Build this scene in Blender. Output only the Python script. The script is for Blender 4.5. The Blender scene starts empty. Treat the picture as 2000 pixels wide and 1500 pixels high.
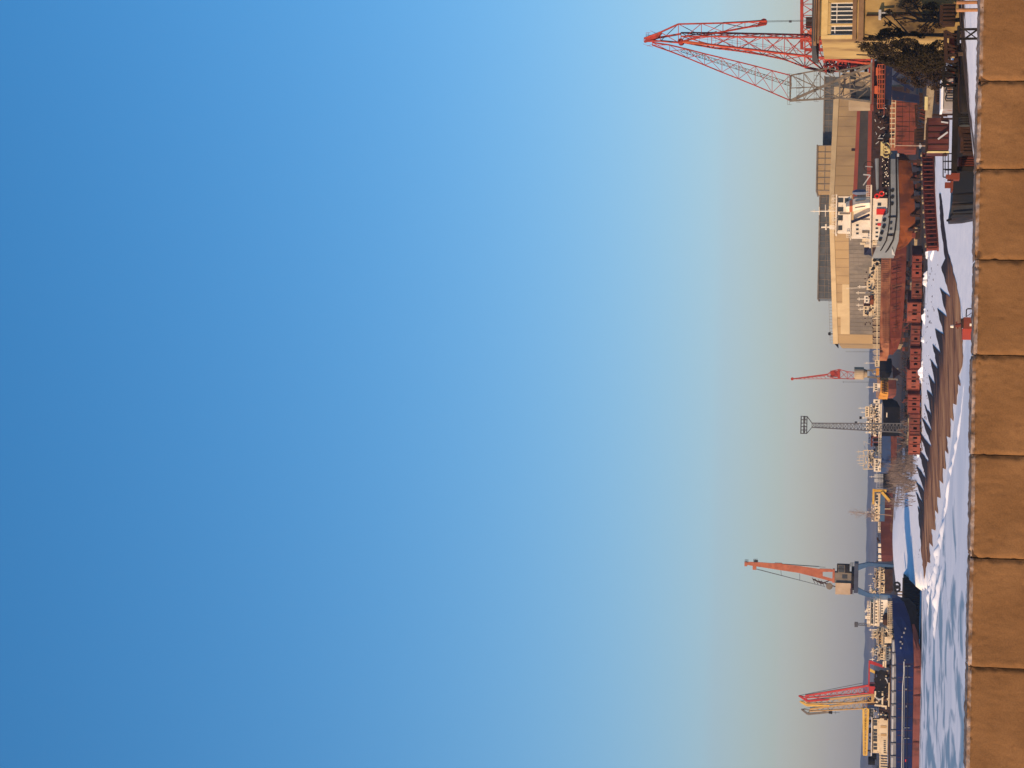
import bpy, math, random
from mathutils import Vector, noise as mnoise, Matrix
R = random.Random(7)
SC = bpy.context.scene
COL = SC.collection
# ------------------------------------------------------------------ camera model
F = 4000.0; PITCH = math.atan(708 / F); ROLL = math.radians(1.15); H = 9.0
_cp, _sp = math.cos(PITCH), math.sin(PITCH)
_cr, _sr = math.cos(ROLL), math.sin(ROLL)
def ray(x, y):
    a, b = (1500 - y) - 750, x - 1000
    a0 = a * _cr + b * _sr
    b0 = -a * _sr + b * _cr
    return Vector((a0 / F, _cp + (b0 / F) * _sp, _sp - (b0 / F) * _cp))
def W(x, y, Y):
    """point seen at photo position (x, y) that lies Y metres ahead"""
    d = ray(x, y); t = Y / d.y
    return Vector((d.x * t, Y, H + d.z * t))
def Gz(x, y, z):
    d = ray(x, y); t = (z - H) / d.z
    return Vector((d.x * t, d.y * t, z))
def S(Y): return Y / F
# ------------------------------------------------------------------ terrain
KS = 0.061
def sm(t):
    t = max(0.0, min(1.0, t)); return t * t * (3 - 2 * t)
def shore(X, Y): return (X - 5.3) * .945 + (Y - 212) * .325
def T(X, Y):
    d = shore(X, Y)
    z = max(-1.2, KS * d)
    if z > 1.9: z = 1.9 + 0.5 * (1 - math.exp(-(z - 1.9) / 0.5))
    # near bank with the stone wall and the yellow house
    r = math.hypot(X - 48, Y - 138)
    z = max(z, 5.2 * sm(1 - max(0, r - 16) / 46) - 1.2)
    z = max(z, 8.5 * sm((62 - Y) / 26) - 1.2 if Y < 62 else -9)
    # snow spit under the orange crane
    r = math.hypot((X + 31) * .9, (Y - 420) * 0.5)
    z += 2.7 * sm(1 - r / 30)
    if X < -.0932 * Y - .05 and Y < 388: z = -1.2           # open ice in front of the quay wall
    return z
# ------------------------------------------------------------------ materials
MATS = {}
def mat(name, c1, c2=None, scale=1.0, lo=.4, hi=.65, rough=.7, metal=0., bump=0., stretch=(1, 1, 1), detail=6, c3=None, s3=4, lo3=.55, hi3=.7, spec=.2, bdist=.05):
    if name in MATS: return MATS[name]
    m = bpy.data.materials.new(name); m.use_nodes = True
    nt = m.node_tree; N = nt.nodes; L = nt.links
    b = N['Principled BSDF']
    b.inputs['Roughness'].default_value = rough
    b.inputs['Metallic'].default_value = metal
    b.inputs['Specular IOR Level'].default_value = spec
    c4 = lambda c: (c[0], c[1], c[2], 1)
    if c2 is None:
        c2 = tuple(min(1, v * 0.72) for v in c1)
    g = N.new('ShaderNodeNewGeometry')
    mp = N.new('ShaderNodeMapping'); mp.inputs['Scale'].default_value = stretch
    L.new(g.outputs['Position'], mp.inputs['Vector'])
    n = N.new('ShaderNodeTexNoise'); n.inputs['Scale'].default_value = scale; n.inputs['Detail'].default_value = detail
    n.inputs['Roughness'].default_value = .62
    L.new(mp.outputs[0], n.inputs['Vector'])
    r = N.new('ShaderNodeValToRGB'); r.color_ramp.elements[0].position = lo; r.color_ramp.elements[1].position = hi
    r.color_ramp.elements[0].color = c4(c1); r.color_ramp.elements[1].color = c4(c2)
    L.new(n.outputs['Fac'], r.inputs['Fac'])
    out = r.outputs['Color']
    if c3 is not None:
        n3 = N.new('ShaderNodeTexNoise'); n3.inputs['Scale'].default_value = s3; n3.inputs['Detail'].default_value = 8
        L.new(mp.outputs[0], n3.inputs['Vector'])
        mr = N.new('ShaderNodeMapRange'); mr.inputs['From Min'].default_value = lo3; mr.inputs['From Max'].default_value = hi3
        L.new(n3.outputs['Fac'], mr.inputs['Value'])
        mx = N.new('ShaderNodeMix'); mx.data_type = 'RGBA'
        L.new(mr.outputs[0], mx.inputs['Factor']); L.new(out, mx.inputs['A']); mx.inputs['B'].default_value = c4(c3)
        out = mx.outputs['Result']
    L.new(out, b.inputs['Base Color'])
    if bump:
        bp = N.new('ShaderNodeBump'); bp.inputs['Strength'].default_value = bump; bp.inputs['Distance'].default_value = bdist
        L.new(n.outputs['Fac'], bp.inputs['Height']); L.new(bp.outputs[0], b.inputs['Normal'])
    MATS[name] = m
    return m
m_red = mat('crane_red', (.38, .045, .024), (.26, .034, .02), .8, rough=.7, c3=(.12, .045, .025), s3=1.3, lo3=.55, hi3=.72)
m_orange = mat('crane_orange', (.40, .125, .06), (.31, .09, .045), .6, rough=.7, c3=(.22, .07, .035), s3=1.1, lo3=.55, hi3=.75)
m_orangebright = mat('orange_rail', (.52, .12, .04), (.40, .08, .03), .8, rough=.7)
m_greysteel = mat('grey_steel', (.18, .15, .115), (.115, .095, .072), .7, rough=.75)
m_beige = mat('beige_paint', (.40, .31, .20), (.32, .24, .15), .3, rough=.8, c3=(.2, .13, .08), s3=1.2, lo3=.6, hi3=.75)
m_navy = mat('navy_paint', (.006, .010, .038), (.006, .008, .024), .4, rough=.6, c3=(.08, .04, .02), s3=1.1, lo3=.6, hi3=.75)
m_blueleg = mat('blue_leg', (.055, .115, .215), (.04, .085, .16), .3, rough=.7)
m_bluecab = mat('blue_cab', (.11, .14, .22), (.09, .11, .17), .5, rough=.6)
m_black = mat('black_steel', (.010, .009, .008), (.022, .017, .013), .8, rough=.85, spec=.08)
m_brownjunk = mat('brown_steel', (.05, .025, .015), (.025, .014, .010), .8, rough=.95, spec=.1)
m_rust = mat('rust_red', (.17, .040, .022), (.11, .026, .016), .35, rough=.9, c3=(.24, .085, .045), s3=.9, lo3=.55, hi3=.75, stretch=(1, 1, .4))
m_rustor = mat('rust_orange', (.24, .07, .018), (.15, .04, .013), .25, rough=.9, c3=(.09, .028, .014), s3=.6, lo3=.48, hi3=.62, stretch=(1, 1, .5))
m_trolley = mat('trolley_red', (.16, .036, .024), (.105, .024, .017), .6, rough=.85, c3=(.075, .03, .02), s3=.9, lo3=.58, hi3=.72)
m_redcrane = mat('bright_red_crane', (.40, .028, .024), (.28, .022, .02), .6, rough=.55)
m_yellowdark = mat('dull_yellow', (.40, .24, .08), (.28, .16, .06), .6, rough=.7)
m_white = mat('ship_white', (.74, .66, .54), (.62, .53, .41), .6, rough=.55, c3=(.35, .2, .1), s3=1.6, lo3=.66, hi3=.8)
m_cream = mat('ship_cream', (.62, .50, .33), (.52, .40, .25), .6, rough=.6, c3=(.25, .14, .07), s3=1.4, lo3=.6, hi3=.75)
m_hullgrey = mat('hull_grey', (.19, .21, .23), (.15, .165, .18), .3, rough=.6, c3=(.12, .09, .07), s3=.8, lo3=.62, hi3=.75)
m_lightgrey = mat('light_grey', (.42, .42, .42), (.33, .33, .33), .4, rough=.6)
m_coaming = mat('coaming_grey', (.20, .20, .21), (.14, .14, .15), .5, rough=.7, stretch=(1, 1, .3))
m_blue = mat('hull_blue', (.003, .013, .075), (.0025, .009, .048), .25, rough=.55, c3=(.012, .018, .04), s3=.7, lo3=.55, hi3=.75, stretch=(1, 1, .4), spec=.12)
m_blue2 = mat('hull_blue_light', (.03, .06, .15), (.022, .045, .11), .3, rough=.7, c3=(.05, .04, .04), s3=.8, lo3=.58, hi3=.75, stretch=(1, 1, .4))
m_boot = mat('boot_red', (.20, .065, .05), (.14, .043, .035), .3, rough=.85, c3=(.09, .035, .03), s3=.9, lo3=.52, hi3=.7, stretch=(1, 1, .5))
m_maroon = mat('maroon', (.085, .022, .018), (.055, .015, .012), .25, rough=.9, c3=(.13, .045, .03), s3=.7, lo3=.56, hi3=.75, stretch=(1, 1, .4))
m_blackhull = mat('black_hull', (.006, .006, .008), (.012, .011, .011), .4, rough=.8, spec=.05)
m_glass = mat('window_glass', (.025, .03, .035), (.04, .045, .05), .8, rough=.12, spec=.6)
m_ochre = mat('ochre', (.55, .26, .05), (.42, .18, .035), .6, rough=.6, c3=(.2, .08, .03), s3=1.5, lo3=.6, hi3=.7)
m_ochrepale = mat('pale_ochre', (.45, .30, .14), (.33, .2, .09), .7, rough=.8)
m_yellow = mat('yellow_paint', (.62, .38, .07), (.5, .28, .05), .6, rough=.6)
m_yellowpale = mat('pale_yellow', (.55, .45, .2), (.45, .36, .16), .8, rough=.7)
m_redflag = mat('signal_red', (.62, .03, .02), (.5, .025, .018), .8, rough=.5)
m_hall = mat('hall_wall', (.36, .25, .125), (.29, .20, .10), .06, rough=.9, c3=(.26, .18, .095), s3=.2, lo3=.5, hi3=.7, stretch=(1, 1, .5))
m_hallband = mat('hall_fascia', (.49, .375, .215), (.41, .31, .175), .12, rough=.9, c3=(.38, .28, .16), s3=.35, lo3=.52, hi3=.72, stretch=(1, 1, .5))
m_hallglass = mat('hall_glazing', (.10, .085, .07), (.15, .125, .10), .35, lo=.45, hi=.55, rough=.45, stretch=(1, 1, .5))
m_hallglass2 = mat('hall_mullion', (.16, .135, .11), (.12, .10, .08), .4, rough=.8)
m_monitor = mat('monitor_glazing', (.07, .075, .075), (.11, .11, .105), .4, rough=.35)
m_roof = mat('roof_felt', (.06, .055, .05), (.04, .04, .04), .3, rough=.9)
m_redband = mat('red_band', (.26, .06, .035), (.2, .045, .028), .3, rough=.85)
m_darkband = mat('dark_gate', (.045, .038, .032), (.065, .055, .045), .3, rough=.8)
m_house = mat('house_plaster', (.45, .31, .12), (.36, .24, .09), .35, rough=.92, bump=.25, c3=(.19, .115, .05), s3=.5, lo3=.48, hi3=.68, stretch=(1, 1, .5))
m_houselow = mat('house_plaster_low', (.42, .28, .10), (.30, .19, .07), .4, rough=.95, bump=.3, c3=(.075, .05, .028), s3=.42, lo3=.42, hi3=.60, stretch=(1, 1, .55))
m_houseband = mat('house_stone_band', (.22, .13, .065), (.14, .08, .045), .9, rough=.9, bump=.3)
m_frame = mat('window_frame', (.78, .74, .66), (.66, .6, .5), 1.5, rough=.6)
m_bark = mat('bark', (.07, .045, .03), (.04, .027, .02), 3, rough=.95)
m_birch = mat('birch_twigs', (.36, .25, .18), (.26, .18, .13), 2, rough=.95)
m_leaf = mat('dark_foliage', (.030, .021, .009), (.05, .034, .012), 1.4, rough=.9, c3=(.018, .014, .008), s3=2.2)
m_vine = mat('vine_foliage', (.05, .03, .015), (.035, .02, .012), 2, rough=.9)
m_reed = mat('dry_reed', (.21, .155, .12), (.12, .085, .068), .6, rough=.95)
m_wood = mat('grey_timber', (.33, .25, .15), (.22, .16, .09), .9, rough=.9, c3=(.12, .08, .05), s3=2.)
m_post = mat('brown_timber', (.33, .16, .07), (.22, .10, .045), 1.2, rough=.9)
m_tyre = mat('tyre_rubber', (.012, .012, .012), (.02, .02, .02), 2, rough=.9)
m_cable = mat('cable', (.06, .06, .065), (.05, .05, .05), 1, rough=.7)
# ------------------------------------------------------------------ mesh builder
LOC = {}
class MB:
    def __init__(s): s.v = []; s.f = []
    def quadbox(s, p):                      # eight corners: four bottom, four top
        i = len(s.v); s.v += [Vector(q) for q in p]
        for f in ((0, 3, 2, 1), (4, 5, 6, 7), (0, 1, 5, 4), (1, 2, 6, 5), (2, 3, 7, 6), (3, 0, 4, 7)):
            s.f.append(tuple(i + k for k in f))
        return s
    def box(s, x0, x1, y0, y1, z0, z1):
        return s.quadbox([(x0, y0, z0), (x1, y0, z0), (x1, y1, z0), (x0, y1, z0), (x0, y0, z1), (x1, y0, z1), (x1, y1, z1), (x0, y1, z1)])
    def P(s, x0, x1, y0, y1, Y, d):
        """upright box whose front face is seen at photo rows x0..x1 and columns y0..y1, Y metres ahead, d metres deep"""
        c = W((x0 + x1) / 2, (y0 + y1) / 2, Y); k = S(Y)
        w, h = abs(y1 - y0) * k / 2, abs(x1 - x0) * k / 2
        return s.box(c.x - w, c.x + w, Y, Y + d, c.z - h, c.z + h)
    def bar(s, p, q, r, r2=None, n=4, cap=True):
        p, q = Vector(p), Vector(q); d = q - p
        if d.length < 1e-6: return s
        d.normalize()
        u = d.cross(Vector((0, 0, 1)))
        if u.length < .05: u = d.cross(Vector((0, 1, 0)))
        u.normalize(); w = d.cross(u)
        r2 = r if r2 is None else r2
        i = len(s.v); o = math.pi / 4 if n == 4 else 0
        k = 1.25 if n == 4 else 1
        for c, rr in ((p, r * k), (q, r2 * k)):
            for j in range(n):
                a = o + 2 * math.pi * j / n
                s.v.append(c + u * (math.cos(a) * rr) + w * (math.sin(a) * rr))
        for j in range(n):
            s.f.append((i + j, i + (j + 1) % n, i + n + (j + 1) % n, i + n + j))
        if cap:
            s.f.append(tuple(i + j for j in reversed(range(n)))); s.f.append(tuple(i + n + j for j in range(n)))
        return s
    def path(s, pts, r, n=4):
        for a, b in zip(pts, pts[1:]): s.bar(a, b, r, n=n)
        return s
    def prism(s, pts, vec):
        i = len(s.v); n = len(pts); vec = Vector(vec)
        s.v += [Vector(p) for p in pts] + [Vector(p) + vec for p in pts]
        s.f.append(tuple(range(i, i + n))); s.f.append(tuple(reversed(range(i + n, i + 2 * n))))
        for j in range(n): s.f.append((i + j, i + n + j, i + n + (j + 1) % n, i + (j + 1) % n))
        return s
    def loft(s, rings, caps=True, closed=True):
        n = len(rings[0]); i = len(s.v)
        for r in rings: s.v += [Vector(p) for p in r]
        for a in range(len(rings) - 1):
            for j in range(n if closed else n - 1):
                s.f.append((i + a * n + j, i + a * n + (j + 1) % n, i + (a + 1) * n + (j + 1) % n, i + (a + 1) * n + j))
        if caps:
            s.f.append(tuple(i + j for j in reversed(range(n)))); s.f.append(tuple(i + (len(rings) - 1) * n + j for j in range(n)))
        return s
    def cyl(s, c, r, h, n=16, r2=None):     # upright
        c = Vector(c); r2 = r if r2 is None else r2
        return s.loft([[c + Vector((rr * math.cos(2 * math.pi * j / n), rr * math.sin(2 * math.pi * j / n), z)) for j in range(n)] for rr, z in ((r, 0), (r2, h))])
    def disc(s, c, r, t, ax='y', n=14):
        c = Vector(c); d = {'y': Vector((0, 1, 0)), 'x': Vector((1, 0, 0))}[ax] * t
        return s.bar(c - d / 2, c + d / 2, r, n=n)
    def torus(s, c, R0, r, n=16, m=6):
        c = Vector(c); rings = []
        for a in range(n + 1):
            t = 2 * math.pi * a / n; o = Vector((math.cos(t), 0, math.sin(t)))
            rings.append([c + o * (R0 + r * math.cos(2 * math.pi * b / m)) + Vector((0, r * math.sin(2 * math.pi * b / m), 0)) for b in range(m)])
        return s.loft(rings, caps=False)
    def lattice(s, rings, rc, rd, strut=True, cross=False):
        n = len(rings[0])
        for k in range(len(rings) - 1):
            A, B = rings[k], rings[k + 1]
            for j in range(n):
                s.bar(A[j], B[j], rc)
                if n > 1:
                    j2 = (j + 1) % n
                    if n == 2 and j == 1: continue
                    if cross or (k + j) % 2 == 0: s.bar(A[j], B[j2], rd)
                    if cross or (k + j) % 2: s.bar(A[j2], B[j], rd)
        if strut:
            for A in rings:
                for j in range(n if n > 2 else 1): s.bar(A[j], A[(j + 1) % n], rd)
        return s
    def build(s, name, m, parent=None, smooth=False):
        base = LOC[parent.name] if parent is not None else Vector((0, 0, 0))
        me = bpy.data.meshes.new(name)
        me.from_pydata([tuple(p - base) for p in s.v], [], s.f); me.update()
        me.materials.append(m)
        if smooth:
            for p in me.polygons: p.use_smooth = True
        o = bpy.data.objects.new(name, me); COL.objects.link(o)
        if parent is not None: o.parent = parent
        LOC[o.name] = Vector(base)
        return o
def buildn(mb, name, m, parent):
    """every loose piece of mb becomes a part of its own"""
    par = list(range(len(mb.v)))
    def fd(a):
        while par[a] != a: par[a] = par[par[a]]; a = par[a]
        return a
    for f in mb.f:
        for q in f[1:]: par[fd(q)] = fd(f[0])
    groups = {}
    for f in mb.f: groups.setdefault(fd(f[0]), []).append(f)
    for fs in groups.values():
        ids = sorted({q for f in fs for q in f}); mp_ = {q: i for i, q in enumerate(ids)}
        n = MB(); n.v = [mb.v[q] for q in ids]; n.f = [tuple(mp_[q] for q in f) for f in fs]
        n.build(name, m, parent)
def fixn(o):
    import bmesh
    bm = bmesh.new(); bm.from_mesh(o.data); bmesh.ops.recalc_face_normals(bm, faces=bm.faces); bm.to_mesh(o.data); bm.free()
def thing(name, label, cat, loc, group=None):
    o = bpy.data.objects.new(name, None); COL.objects.link(o)
    o.empty_display_size = .5
    o.location = loc; o['label'] = label; o['category'] = cat
    if group: o['group'] = group
    LOC[o.name] = Vector(loc)
    return o
def tag(o, label, cat, group=None):
    o['label'] = label; o['category'] = cat
    if group: o['group'] = group
    return o
def struct(o, kind='structure', label=None, cat=None):
    o['kind'] = kind
    if label: o['label'] = label
    if cat: o['category'] = cat
    return o
def copy_tree(o, parent=None):
    c = o.copy(); COL.objects.link(c)
    if parent is not None: c.parent = parent
    LOC[c.name] = LOC[o.name]
    for ch in list(o.children): copy_tree(ch, c)
    return c
def base(y, Y, x=None):
    """ground point under photo column y at Y metres"""
    p = W(1720, y, Y); return Vector((p.x, Y, T(p.x, Y)))
def win(parent, x0, x1, y0, y1, Y, frame=None, proud=.04, name='window'):
    if frame is not None:
        f = MB().P(x0 - 1, x1 + 1, y0 - 1, y1 + 1, Y - proud, proud + .02).build(name, frame, parent)
        MB().P(x0, x1, y0, y1, Y - proud - .03, .03).build('pane', m_glass, f)
    else:
        MB().P(x0, x1, y0, y1, Y - proud, proud + .02).build(name, m_glass, parent)
def winrow(parent, x0, x1, y0, y1, n, Y, gap=.35, frame=None):
    """n windows from photo column y0 to y1 (leftwards)"""
    w = (y1 - y0) / n
    for i in range(n):
        win(parent, x0, x1, y0 + i * w + w * gap / 2, y0 + (i + 1) * w - w * gap / 2, Y, frame)
def rail(mb, x0, x1, y0, y1, Y, n, r=.035, rows=2):
    """guard rail: posts from row x1 (foot) to x0 (top)"""
    for i in range(n + 1):
        y = y0 + (y1 - y0) * i / n
        mb.bar(W(x1, y, Y), W(x0, y, Y), r)
    for k in range(rows):
        x = x0 + (x1 - x0) * k / rows
        mb.bar(W(x, y0, Y), W(x, y1, Y), r)
def hull(st, Y, beam, key='ab'):
    """st rows: (photo column, top row, bottom row, beam share at top, beam share at bottom)"""
    mb = MB(); rings = []
    for y, xt, xb, ft, fb in st:
        t, b = W(xt, y, Y), W(xb, y, Y)
        h = beam / 2
        c = Y + h
        rings.append([Vector((t.x, c - h * ft, t.z)), Vector((t.x * .5 + b.x * .5, c - h * (ft * .55 + fb * .45), (t.z + b.z) / 2)), Vector((b.x, c - h * fb, b.z)),
                      Vector((b.x, c + h * fb, b.z)), Vector((t.x * .5 + b.x * .5, c + h * (ft * .55 + fb * .45), (t.z + b.z) / 2)), Vector((t.x, c + h * ft, t.z))])
    mb.loft(rings)
    return mb
# ================================================================== camera, sky, sun
cam = bpy.data.cameras.new('camera'); co = bpy.data.objects.new('camera', cam); COL.objects.link(co)
cam.sensor_fit = 'HORIZONTAL'; cam.sensor_width = 36; cam.lens = 36 * F / 2000; cam.clip_start = .1; cam.clip_end = 20000
_R0, _U0, _F = Vector((1, 0, 0)), Vector((0, -_sp, _cp)), Vector((0, _cp, _sp))
_Rr = _R0 * _cr + _U0 * _sr; _D = _R0 * _sr - _U0 * _cr
co.matrix_world = Matrix(((_D.x, _Rr.x, -_F.x, 0), (_D.y, _Rr.y, -_F.y, 0), (_D.z, _Rr.z, -_F.z, H), (0, 0, 0, 1)))
SC.camera = co
SUN_AZ = math.radians(-130); SUN_EL = math.radians(14.5)      # azimuth measured from the view axis (+Y) towards +X
sdir = Vector((math.sin(SUN_AZ) * math.cos(SUN_EL), math.cos(SUN_AZ) * math.cos(SUN_EL), math.sin(SUN_EL)))
sl = bpy.data.lights.new('sun', 'SUN'); sl.energy = 4.8; sl.angle = math.radians(.5); sl.color = (1, .72, .45)
so = bpy.data.objects.new('sun', sl); COL.objects.link(so); so.rotation_euler = sdir.to_track_quat('Z', 'Y').to_euler(); so.location = (-60, -60, 60)
wd = bpy.data.worlds.new('World'); SC.world = wd; wd.use_nodes = True
nt = wd.node_tree; bg = nt.nodes['Background']
sky = nt.nodes.new('ShaderNodeTexSky'); sky.sky_type = 'NISHITA'; sky.sun_disc = False
sky.sun_elevation = SUN_EL; sky.sun_rotation = SUN_AZ; sky.altitude = 92; sky.air_density = 1.14; sky.dust_density = .885; sky.ozone_density = 4.23
hsv = nt.nodes.new('ShaderNodeHueSaturation'); hsv.inputs['Saturation'].default_value = 1.22; hsv.inputs['Hue'].default_value = .486; nt.links.new(sky.outputs[0], hsv.inputs['Color']); mul = nt.nodes.new('ShaderNodeMix'); mul.data_type = 'RGBA'; mul.blend_type = 'MULTIPLY'; mul.inputs['Factor'].default_value = 1; mul.inputs['B'].default_value = (1, .872, 1.03, 1); nt.links.new(hsv.outputs[0], mul.inputs['A']); nt.links.new(mul.outputs['Result'], bg.inputs['Color']); bg.inputs['Strength'].default_value = .139
vs = SC.view_settings; vs.view_transform = 'Standard'; vs.look = 'None'; vs.exposure = .2; vs.gamma = 1; vs.use_curve_mapping = False
SC.cycles.max_bounces = 6; SC.cycles.volume_bounces = 0; SC.cycles.use_denoising = True
# ================================================================== ground, ice, slipway
def grid_coords(a, b, fine0, fine1, fs, gs):
    out = []; x = a
    while x < b:
        out.append(x); x += fs if fine0 <= x < fine1 else gs
    return out + [b]
xs = grid_coords(-1500, 1500, -75, 75, 1.5, 25); ys = grid_coords(-60, 2890, 40, 540, 1.5, 40)
vv, ff, dirt = [], [], []
for Y in ys:
    for X in xs:
        z = T(X, Y); d = shore(X, Y)
        q = mnoise.fractal(Vector((X * .12, Y * .05, 0)), 1, 2, 4)
        z += (.10 if d > 34 else .02) * mnoise.fractal(Vector((X * .25, Y * .12, 4)), 1, 2, 4) * (1 if d > 2 else 0)
        vv.append((X, Y, z))
        k = sm((d - 30) / 14)
        near = math.hypot(X - 45, Y - 160)
        k = max(k, .75 * sm(1 - (near - 20) / 25) if Y > 128 else 0)
        sp = sm(1 - (math.hypot(X + 31, (Y - 418) * .5) - 14) / 16)
        k *= 1 - .75 * sp
        dirt.append(max(0, min(1, k + .5 * q * (1 if k > .05 else .25))))
nx = len(xs)
for j in range(len(ys) - 1):
    for i in range(nx - 1):
        ff.append((j * nx + i, j * nx + i + 1, (j + 1) * nx + i + 1, (j + 1) * nx + i))
me = bpy.data.meshes.new('ground'); me.from_pydata(vv, [], ff)
at = me.attributes.new('dirt', 'FLOAT', 'POINT'); at.data.foreach_set('value', dirt)
for p in me.polygons: p.use_smooth = True
ground = bpy.data.objects.new('ground', me); COL.objects.link(ground)
struct(ground, label='snowy shipyard ground with bare brown earth patches', cat='ground')
gm = bpy.data.materials.new('snow_and_earth'); gm.use_nodes = True
N = gm.node_tree.nodes; L = gm.node_tree.links; b = N['Principled BSDF']; b.inputs['Roughness'].default_value = .85; b.inputs['Specular IOR Level'].default_value = .2
a = N.new('ShaderNodeAttribute'); a.attribute_name = 'dirt'
g = N.new('ShaderNodeNewGeometry'); n = N.new('ShaderNodeTexNoise'); n.inputs['Scale'].default_value = .5; n.inputs['Detail'].default_value = 9
L.new(g.outputs['Position'], n.inputs['Vector'])
m1 = N.new('ShaderNodeMath'); m1.operation = 'MULTIPLY_ADD'; m1.inputs[1].default_value = .9; m1.inputs[2].default_value = -.45; L.new(n.outputs['Fac'], m1.inputs[0])
m2 = N.new('ShaderNodeMath'); m2.operation = 'ADD'; L.new(m1.outputs[0], m2.inputs[0]); L.new(a.outputs['Fac'], m2.inputs[1])
mr = N.new('ShaderNodeMapRange'); mr.inputs['From Min'].default_value = .35; mr.inputs['From Max'].default_value = .5; L.new(m2.outputs[0], mr.inputs['Value'])
n2 = N.new('ShaderNodeTexNoise'); n2.inputs['Scale'].default_value = 1.3; n2.inputs['Detail'].default_value = 8; L.new(g.outputs['Position'], n2.inputs['Vector'])
r2 = N.new('ShaderNodeValToRGB'); r2.color_ramp.elements[0].color = (.028, .015, .008, 1); r2.color_ramp.elements[1].color = (.105, .055, .028, 1); r2.color_ramp.elements[0].position = .35; r2.color_ramp.elements[1].position = .7
L.new(n2.outputs['Fac'], r2.inputs['Fac'])
mx = N.new('ShaderNodeMix'); mx.data_type = 'RGBA'; L.new(mr.outputs[0], mx.inputs['Factor']); mx.inputs['A'].default_value = (.90, .88, .88, 1); L.new(r2.outputs[0], mx.inputs['B'])
L.new(mx.outputs['Result'], b.inputs['Base Color'])
bp = N.new('ShaderNodeBump'); bp.inputs['Strength'].default_value = .6; bp.inputs['Distance'].default_value = .22; L.new(n.outputs['Fac'], bp.inputs['Height']); L.new(bp.outputs[0], b.inputs['Normal'])
me.materials.append(gm)
# ---- frozen river
ixs = grid_coords(-3200, 3200, -300, 300, 20, 200); iys = grid_coords(-80, 3700, -80, 700, 20, 200)
me = bpy.data.meshes.new('river_ice'); me.from_pydata([(X, Y, 0) for Y in iys for X in ixs], [], [(j * len(ixs) + i, j * len(ixs) + i + 1, (j + 1) * len(ixs) + i + 1, (j + 1) * len(ixs) + i) for j in range(len(iys) - 1) for i in range(len(ixs) - 1)])
ice = bpy.data.objects.new('river_ice', me); COL.objects.link(ice); struct(ice, label='frozen river with wind swept snow and bare grey ice patches', cat='ice')
im = bpy.data.materials.new('snowy_ice'); im.use_nodes = True
N = im.node_tree.nodes; L = im.node_tree.links; b = N['Principled BSDF']; b.inputs['Specular IOR Level'].default_value = .3
g = N.new('ShaderNodeNewGeometry'); sp = N.new('ShaderNodeSeparateXYZ'); L.new(g.outputs['Position'], sp.inputs[0])
mp = N.new('ShaderNodeMapping'); mp.inputs['Scale'].default_value = (.16, .060, 1); mp.inputs['Rotation'].default_value = (0, 0, .25); L.new(g.outputs['Position'], mp.inputs['Vector'])
n = N.new('ShaderNodeTexNoise'); n.inputs['Scale'].default_value = 1; n.inputs['Detail'].default_value = 4; n.inputs['Roughness'].default_value = .5; n.inputs['Distortion'].default_value = .6; L.new(mp.outputs[0], n.inputs['Vector'])
# bare patches grow towards the open river (away from the slip)
mk = N.new('ShaderNodeMapRange'); mk.inputs['From Min'].default_value = -3; mk.inputs['From Max'].default_value = -27; mk.inputs['To Min'].default_value = -.2; mk.inputs['To Max'].default_value = .10
L.new(sp.outputs['X'], mk.inputs['Value'])
ad = N.new('ShaderNodeMath'); ad.operation = 'ADD'; L.new(n.outputs['Fac'], ad.inputs[0]); L.new(mk.outputs[0], ad.inputs[1])
mr = N.new('ShaderNodeMapRange'); mr.inputs['From Min'].default_value = .57; mr.inputs['From Max'].default_value = .66; L.new(ad.outputs[0], mr.inputs['Value'])
n2 = N.new('ShaderNodeTexNoise'); n2.inputs['Scale'].default_value = .08; n2.inputs['Detail'].default_value = 6; L.new(g.outputs['Position'], n2.inputs['Vector'])
rs = N.new('ShaderNodeValToRGB'); rs.color_ramp.elements[0].color = (.74, .76, .80, 1); rs.color_ramp.elements[1].color = (.88, .87, .88, 1); rs.color_ramp.elements[0].position = .35; rs.color_ramp.elements[1].position = .6
L.new(n2.outputs['Fac'], rs.inputs['Fac'])
mx = N.new('ShaderNodeMix'); mx.data_type = 'RGBA'; L.new(mr.outputs[0], mx.inputs['Factor']); L.new(rs.outputs[0], mx.inputs['A']); mx.inputs['B'].default_value = (.25, .33, .39, 1)
L.new(mx.outputs['Result'], b.inputs['Base Color'])
rr = N.new('ShaderNodeMapRange'); rr.inputs['To Min'].default_value = .85; rr.inputs['To Max'].default_value = .45; L.new(mr.outputs[0], rr.inputs['Value']); L.new(rr.outputs[0], b.inputs['Roughness'])

me.materials.append(im)
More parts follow.
